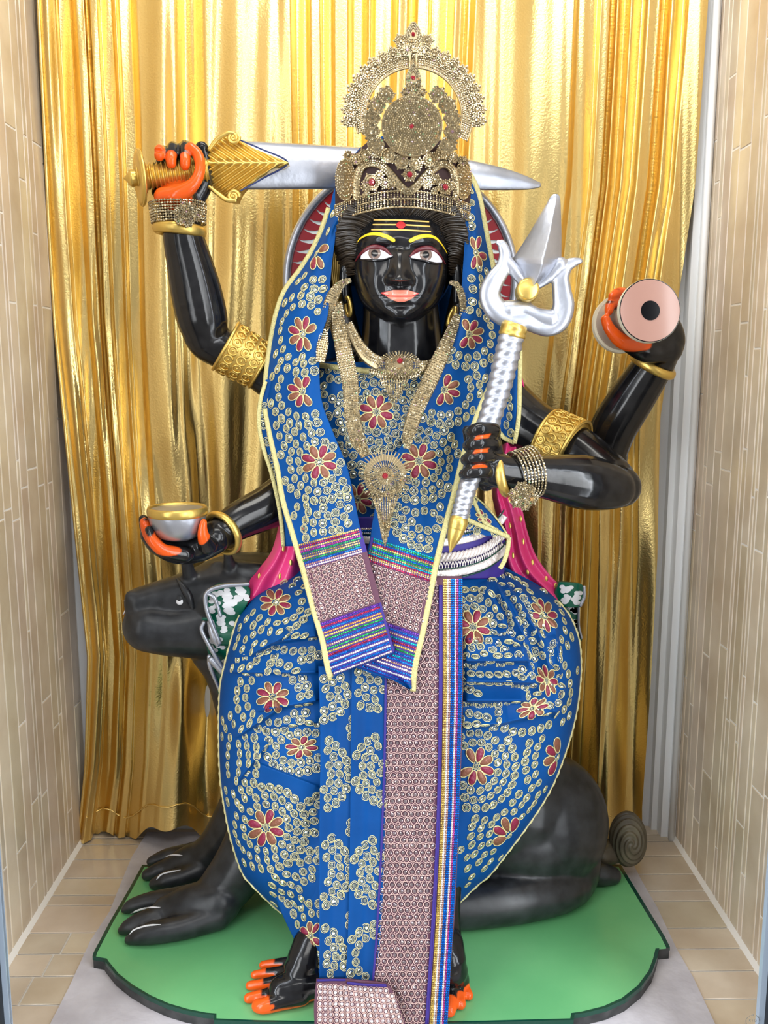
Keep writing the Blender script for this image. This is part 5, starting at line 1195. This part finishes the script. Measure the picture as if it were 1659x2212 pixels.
for k, r in enumerate(np.arange(6, 65, 4.7)): p, N = pg(lambda x, y: cD(x, y)-.0015*(1-r/66), circ(890, 272, r, max(5, int(2*PI*r/4.7)), a0=k)); gems(mb, p, N, .88)
p, N = pg(cD, [(890, 272)]); put_gem(mb, p, N, scl(p), 1.1, 2, None, tpl_gem(5, 5, 8))
for a in np.linspace(-28, 208, 13):
    if 70 < a < 110: continue
    x, y = 890+88*math.cos(math.radians(a)), 272-86*math.sin(math.radians(a)); rosette(mb, cD, x, y, 18, None, math.radians(-a)); 
    for dd in (-7, 0, 7):
        p, N = pg(cD, [(890+(108-abs(dd)*.7)*math.cos(math.radians(a+dd)), 272-(106-abs(dd)*.7)*math.sin(math.radians(a+dd)))]); gems(mb, p, N, 1.1)
        plate(mb, lambda x, y: cD(x, y)+.0005, circ(890+(103-abs(dd)*.7)*math.cos(math.radians(a+dd)), 272-(101-abs(dd)*.7)*math.sin(math.radians(a+dd)), 5.5, 8), .002, 1)
mb.build('round_crest', JM(), cw)
mb = MB()
def tear(cx, cy, w_, h): 
    t = np.linspace(0, 2*PI, 30, endpoint=False); return np.c_[cx+w_*np.sin(t)*(1-.42*np.cos(t)*1)*(1-.0*t), cy-h*np.cos(t)]
fD2 = flat(1.462)
def teardrop(mb, D, cx, cy, w_, h, ruby=True):
    plate(mb, lambda x, y: D(x, y)+.001, tear(cx, cy, w_, h), .003, 1)
    for k in (.92, .72, .5): q = tear(cx, cy, w_*k, h*k); t = catmull(np.vstack([q, q[:1]]), max(8, int((w_+h)*2.0*k))); p, N = pg(D, t); gems(mb, p, N, .85)
    p, N = pg(D, [(cx, cy+2)]); put_gem(mb, p, N, scl(p), 1.1, 2, None, tpl_gem(4, 4, 8))
teardrop(mb, fD2, 893, 166, 16, 28)
rosette(mb, fD2, 893, 203, 17); rosette(mb, fD2, 876, 200, 9); rosette(mb, fD2, 911, 199, 9); rosette(mb, fD2, 884, 186, 8); rosette(mb, fD2, 903, 186, 8); rosette(mb, fD2, 893, 216, 12)
for dx in (-5, 0, 6): limb(mb, [(892+dx, 140, 1.47, .8), (892+dx*1.6, 128, 1.50, .8)], n=4, nseg=6, mat=1)
mb.build('finial', JM(), cw)
hD_ = flat(1.515, 0, -.0001, 893, 250)
mb = MB(); HCX, HCY = 894, 250
def arc(r, a0, a1, n): a = np.radians(np.linspace(a0, a1, n)); return np.c_[HCX+r*np.cos(a), HCY-r*np.sin(a)]
for r in (107, 112, 117, 122): p, N = pg(hD_, arc(r, -25, 197, int(r*3.85/4.7))); gems(mb, p, N, .9)
o_ = np.vstack([arc(126, -25, 197, 80)]); i_ = arc(104, -25, 197, 80)
p1 = P(o_[:, 0], o_[:, 1], hD_(o_[:, 0], o_[:, 1])+.001); p2 = P(i_[:, 0], i_[:, 1], hD_(i_[:, 0], i_[:, 1])+.001)
mb.add(np.concatenate([p1, p2]), grid_faces(2, 80), 1, False); mb.add(np.concatenate([p1, p2])+[0, .003, 0], grid_faces(2, 80)[:, ::-1], 1, False); tube(mb, p2, .0018, nseg=8, mat=1); tube(mb, p1, .0018, nseg=8, mat=1)
for k, a in enumerate(np.linspace(-4, 184, 21)):
    ra = math.radians(a); rr = 139 if 65 < a < 115 else 137; x, y = HCX+rr*math.cos(ra), HCY-rr*math.sin(ra); big = 15
    rosette(mb, hD_, x, y, big, None, -ra)
    for dd, r2 in ((0, 156), (-2.6, 151), (2.6, 151)):
        b = math.radians(a+dd); q = (HCX+r2*math.cos(b), HCY-r2*math.sin(b)); p, N = pg(hD_, [q]); gems(mb, p, N, 1.1); plate(mb, lambda x, y: hD_(x, y)+.001, circ(q[0], q[1], 4, 8), .002, 1)
rosette(mb, hD_, 866, 88, 14); rosette(mb, hD_, 922, 88, 14); rosette(mb, hD_, 893, 104, 17); rosette(mb, hD_, 880, 108, 12); rosette(mb, hD_, 908, 108, 12)
teardrop(mb, hD_, 893, 72, 17, 26)
mb.build('halo_arch', JM(), cw)
mb = MB(); tube(mb, [P(875,300,1.47), P(880,200,1.50), P(885,150,1.512), P(886,118,1.518)], .002, nseg=8); tube(mb, [P(905,300,1.47), P(905,200,1.50), P(900,150,1.512), P(899,118,1.518)], .002, nseg=8); mb.build('support_wire', M['setting'], cw)

def chainband(mb, D, path, wpx, nac, step=4.6, lift=.002, back=True):
    c_ = catmull(path, 200); L_ = np.sum(np.hypot(*np.diff(c_, axis=0).T)); n = max(4, int(L_/step)); c_ = catmull(path, n); t = np.gradient(c_[:, :2], axis=0); t /= np.linalg.norm(t, axis=1)[:, None]
    wv = c_[:, 2] if c_.shape[1] > 2 else np.full(n, wpx); pts = []
    for k in range(nac): pts.append(c_[:, :2]+np.c_[-t[:, 1], t[:, 0]]*(((k+.5)/nac-.5)*wv)[:, None]+(RNG.normal(0, .35, (n, 2))))
    p, N = pg(D, np.vstack(pts)); gems(mb, p+N*lift, N, .86)
    if back:
        p, N = pg(D, c_[:, :2]); tube(mb, p+N*(lift-.0022), wv*.49*scl(p), np.full(n, .0011), nseg=8, mat=1, caps='flat')
nk = thing('long_necklace', P(832, 1028, 1.43), 'long rhinestone necklace with a round sunburst pendant and tassel', 'necklace')
nD = lambda x, y: np.interp(y, [600, 680, 760, 820, 900, 1000, 1050, 1100, 1180], [1.530, 1.500, 1.468, 1.455, 1.440, 1.424, 1.412, 1.404, 1.392])+.00006*np.abs(x-840)
mb = MB(); chainband(mb, nD, [(730,655,18),(732,700,30),(745,770,38),(757,830,36),(760,890,34),(772,945,34),(790,985,20)], 36, 8); mb.build('chain', JM(), nk)
mb = MB(); chainband(mb, nD, [(988,682,14),(972,725,26),(950,775,34),(925,830,36),(904,875,34),(885,930,30),(878,968,14)], 34, 8); mb.build('chain', JM(), nk)
mb = MB(); pD2 = flat(1.417, 0, -.0002, 832, 1028)
plate(mb, lambda x, y: pD2(x, y)+.001, circ(832, 1028, 20, 30), .003, 1)
for r in (10, 14, 18): p, N = pg(pD2, circ(832, 1028, r, int(2*PI*r/4.6))); gems(mb, p, N, .85)
for k in range(26):
    a = 2*PI*k/26
    for r in (22, 26, 30): p, N = pg(pD2, [(832+r*math.cos(a), 1028+r*math.sin(a))]); gems(mb, p, N, .8)
for r in (35, 39, 43): p, N = pg(pD2, circ(832, 1028, r, int(2*PI*r/4.6))); gems(mb, p, N, .9); 
o_ = circ(832, 1028, 46, 60); i_ = circ(832, 1028, 33, 60); p1 = P(o_[:, 0], o_[:, 1], 1.4185); p2 = P(i_[:, 0], i_[:, 1], 1.4185); mb.add(np.concatenate([p1, p2]), grid_faces(2, 60, True), 1, False); mb.add(np.concatenate([p1, p2])+[0, .002, 0], grid_faces(2, 60, True)[:, ::-1], 1, False)
for k in range(44):
    a = 2*PI*k/44
    for r in (48, 52, 56): p, N = pg(pD2, [(832+r*math.cos(a), 1028+r*math.sin(a))]); gems(mb, p, N, .8)
    limb(mb, [(832+22*math.cos(a), 1028+22*math.sin(a), 1.4188, 1), (832+56*math.cos(a), 1028+56*math.sin(a), 1.4188, 1.3)], n=3, nseg=5, mat=1)
p, N = pg(pD2, [(832, 1028)]); put_gem(mb, p, N, scl(p), 1.4, 2, None, tpl_gem(5, 4, 8)); mb.build('sunburst_pendant', JM(), nk)
mb = MB()
for k in range(11):
    x0 = 832+(k-5)*5.6; L_ = [38, 60, 76, 88, 96, 102, 94, 84, 70, 56, 36][k]; chainband(mb, lambda x, y: nD(x, y), [(x0, 1072, 4), (x0-(k-5)*1.6, 1072+L_*.6, 4), (x0-(k-5)*2.9, 1076+L_, 4)], 4, 1)
mb.build('tassel', JM(), nk)

ch = thing('choker', P(862, 788, 1.46), 'rhinestone choker with an oval jewelled centrepiece at the base of the neck', 'necklace')
kD = lambda x, y: 1.462+.0000035*(x-862)**2+0*y
mb = MB(); chainband(mb, kD, [(752,700,22),(768,735,26),(792,768,30),(822,788,32)], 28, 6); chainband(mb, kD, [(905,792,26),(925,790,24),(940,782,20)], 24, 5); chainband(mb, kD, [(800,800,10),(835,812,12),(870,816,12),(905,808,10)], 12, 3); mb.build('collar_band', JM(), ch)
mb = MB(); kD2 = flat(1.452); plate(mb, lambda x, y: kD2(x, y)+.001, circ(862, 788, 30, 30, 18), .003, 1)
for r, ry in ((10, 8), (15, 11), (20, 14), (25, 17), (30, 20)): p, N = pg(kD2, circ(862, 788, r, int(2*PI*(r+ry)/2/4.6), ry)); gems(mb, p, N, .85)
for k in range(40):
    a = 2*PI*k/40
    for q in (1.0, 1.14, 1.28): p, N = pg(kD2, [(862+36*q*math.cos(a), 788+22.5*q*math.sin(a))]); gems(mb, p, N, .85)
    limb(mb, [(862+30*math.cos(a), 788+19*math.sin(a), 1.4545, 1), (862+46*math.cos(a), 788+29*math.sin(a), 1.4545, 1.3)], n=3, nseg=5, mat=1)
p, N = pg(kD2, [(864, 779)]); put_gem(mb, p, N, scl(p), 1.4, 2, None, tpl_gem(5, 4, 8)); mb.build('oval_centrepiece', JM(), ch)
mb = MB()
for k in range(11):
    x0 = 852+(k-5)*6.0; L_ = 14+50*(1-abs(k-5)/5.5); chainband(mb, lambda x, y: kD(x, y)-.004, [(x0, 814, 4), (x0-(k-5)*1.2, 814+L_, 4)], 4, 1, 4.4)
mb.build('tassel', JM(), ch)

for nm, pa, tas, lab in (('ear_ornament', [(757,606,8),(738,613,17),(720,638,27),(708,672,26),(705,700,18),(700,725,12)], [(702,715,12),(697,745,26),(692,782,20)], 'curved rhinestone ear ornament with a tassel on the left side of the face'),
                     ('ear_ornament', [(972,610,6),(985,615,12),(996,635,16),(1000,665,14),(996,695,8)], None, 'curved rhinestone ear ornament on the right side of the face')):
    er = thing(nm, P(pa[2][0], pa[2][1], 1.51), lab, 'ear ornament', 'rhinestone ear ornaments')
    eD_ = lambda x, y: 1.512+0*x; mb = MB(); chainband(mb, eD_, pa, 20, 6, 4.2); mb.build('curved_leaf', JM(), er)
    if tas: mb = MB(); chainband(mb, lambda x, y: np.interp(y, [700, 790], [1.505, 1.458])+0*x, tas, 20, 5); mb.build('tassel', JM(), er)

def bracelet(name, a, b, ra, rb, rows, depth, flower, fr_, lab, gr=1.2, shift=0):
    root = thing(name, P(*a), lab, 'bracelet', 'rhinestone bracelets'); mb = MB(); p = catmull([P(*a), P(*b)], rows); s_ = mpp(p[0]); tt = p[-1]-p[0]; tt /= np.linalg.norm(tt); sd = np.cross(tt, FW); sd /= np.linalg.norm(sd); dp = np.cross(sd, tt)
    n = int(2*PI*ra/6.2); th = np.linspace(0, 2*PI, n, endpoint=False); P_, N_ = [], []
    for k in range(rows):
        r = (ra+(rb-ra)*k/(rows-1))*s_; d = np.cos(th)[:, None]*sd+np.sin(th)[:, None]*dp*depth; P_.append(p[k]+d*r); N_.append(d/np.linalg.norm(d, axis=1)[:, None])
        tube(mb, np.vstack([P_[-1], P_[-1][:1]])-np.vstack([N_[-1], N_[-1][:1]])*.001, .0012, nseg=5, mat=1)
    gems(mb, np.vstack(P_), np.vstack(N_), gr); mb.build('stone_rows', JM(), root)
    mb = MB(); fx, fy_, fY = flower; FD = flat(fY)
    for q in range(6): t = q*PI/3+.3; rosette(mb, FD, fx+fr_*.62*math.cos(t), fy_+fr_*.62*math.sin(t), fr_*.36)
    rosette(mb, flat(fY-.004), fx, fy_, fr_*.4); mb.build('flower_cluster', JM(), root)
bracelet('bracelet', (386,482,1.572), (384,441,1.572), 57, 60, 8, 1.0, (403,463,1.522), 29, 'sparkling rhinestone bracelet on the raised wrist below the sword fist')
bracelet('bracelet', (1112,1026,1.412), (1152,1018,1.422), 50, 56, 7, 1.0, (1130,1072,1.372), 32, 'sparkling rhinestone bracelet on the forearm beside the trident hand')
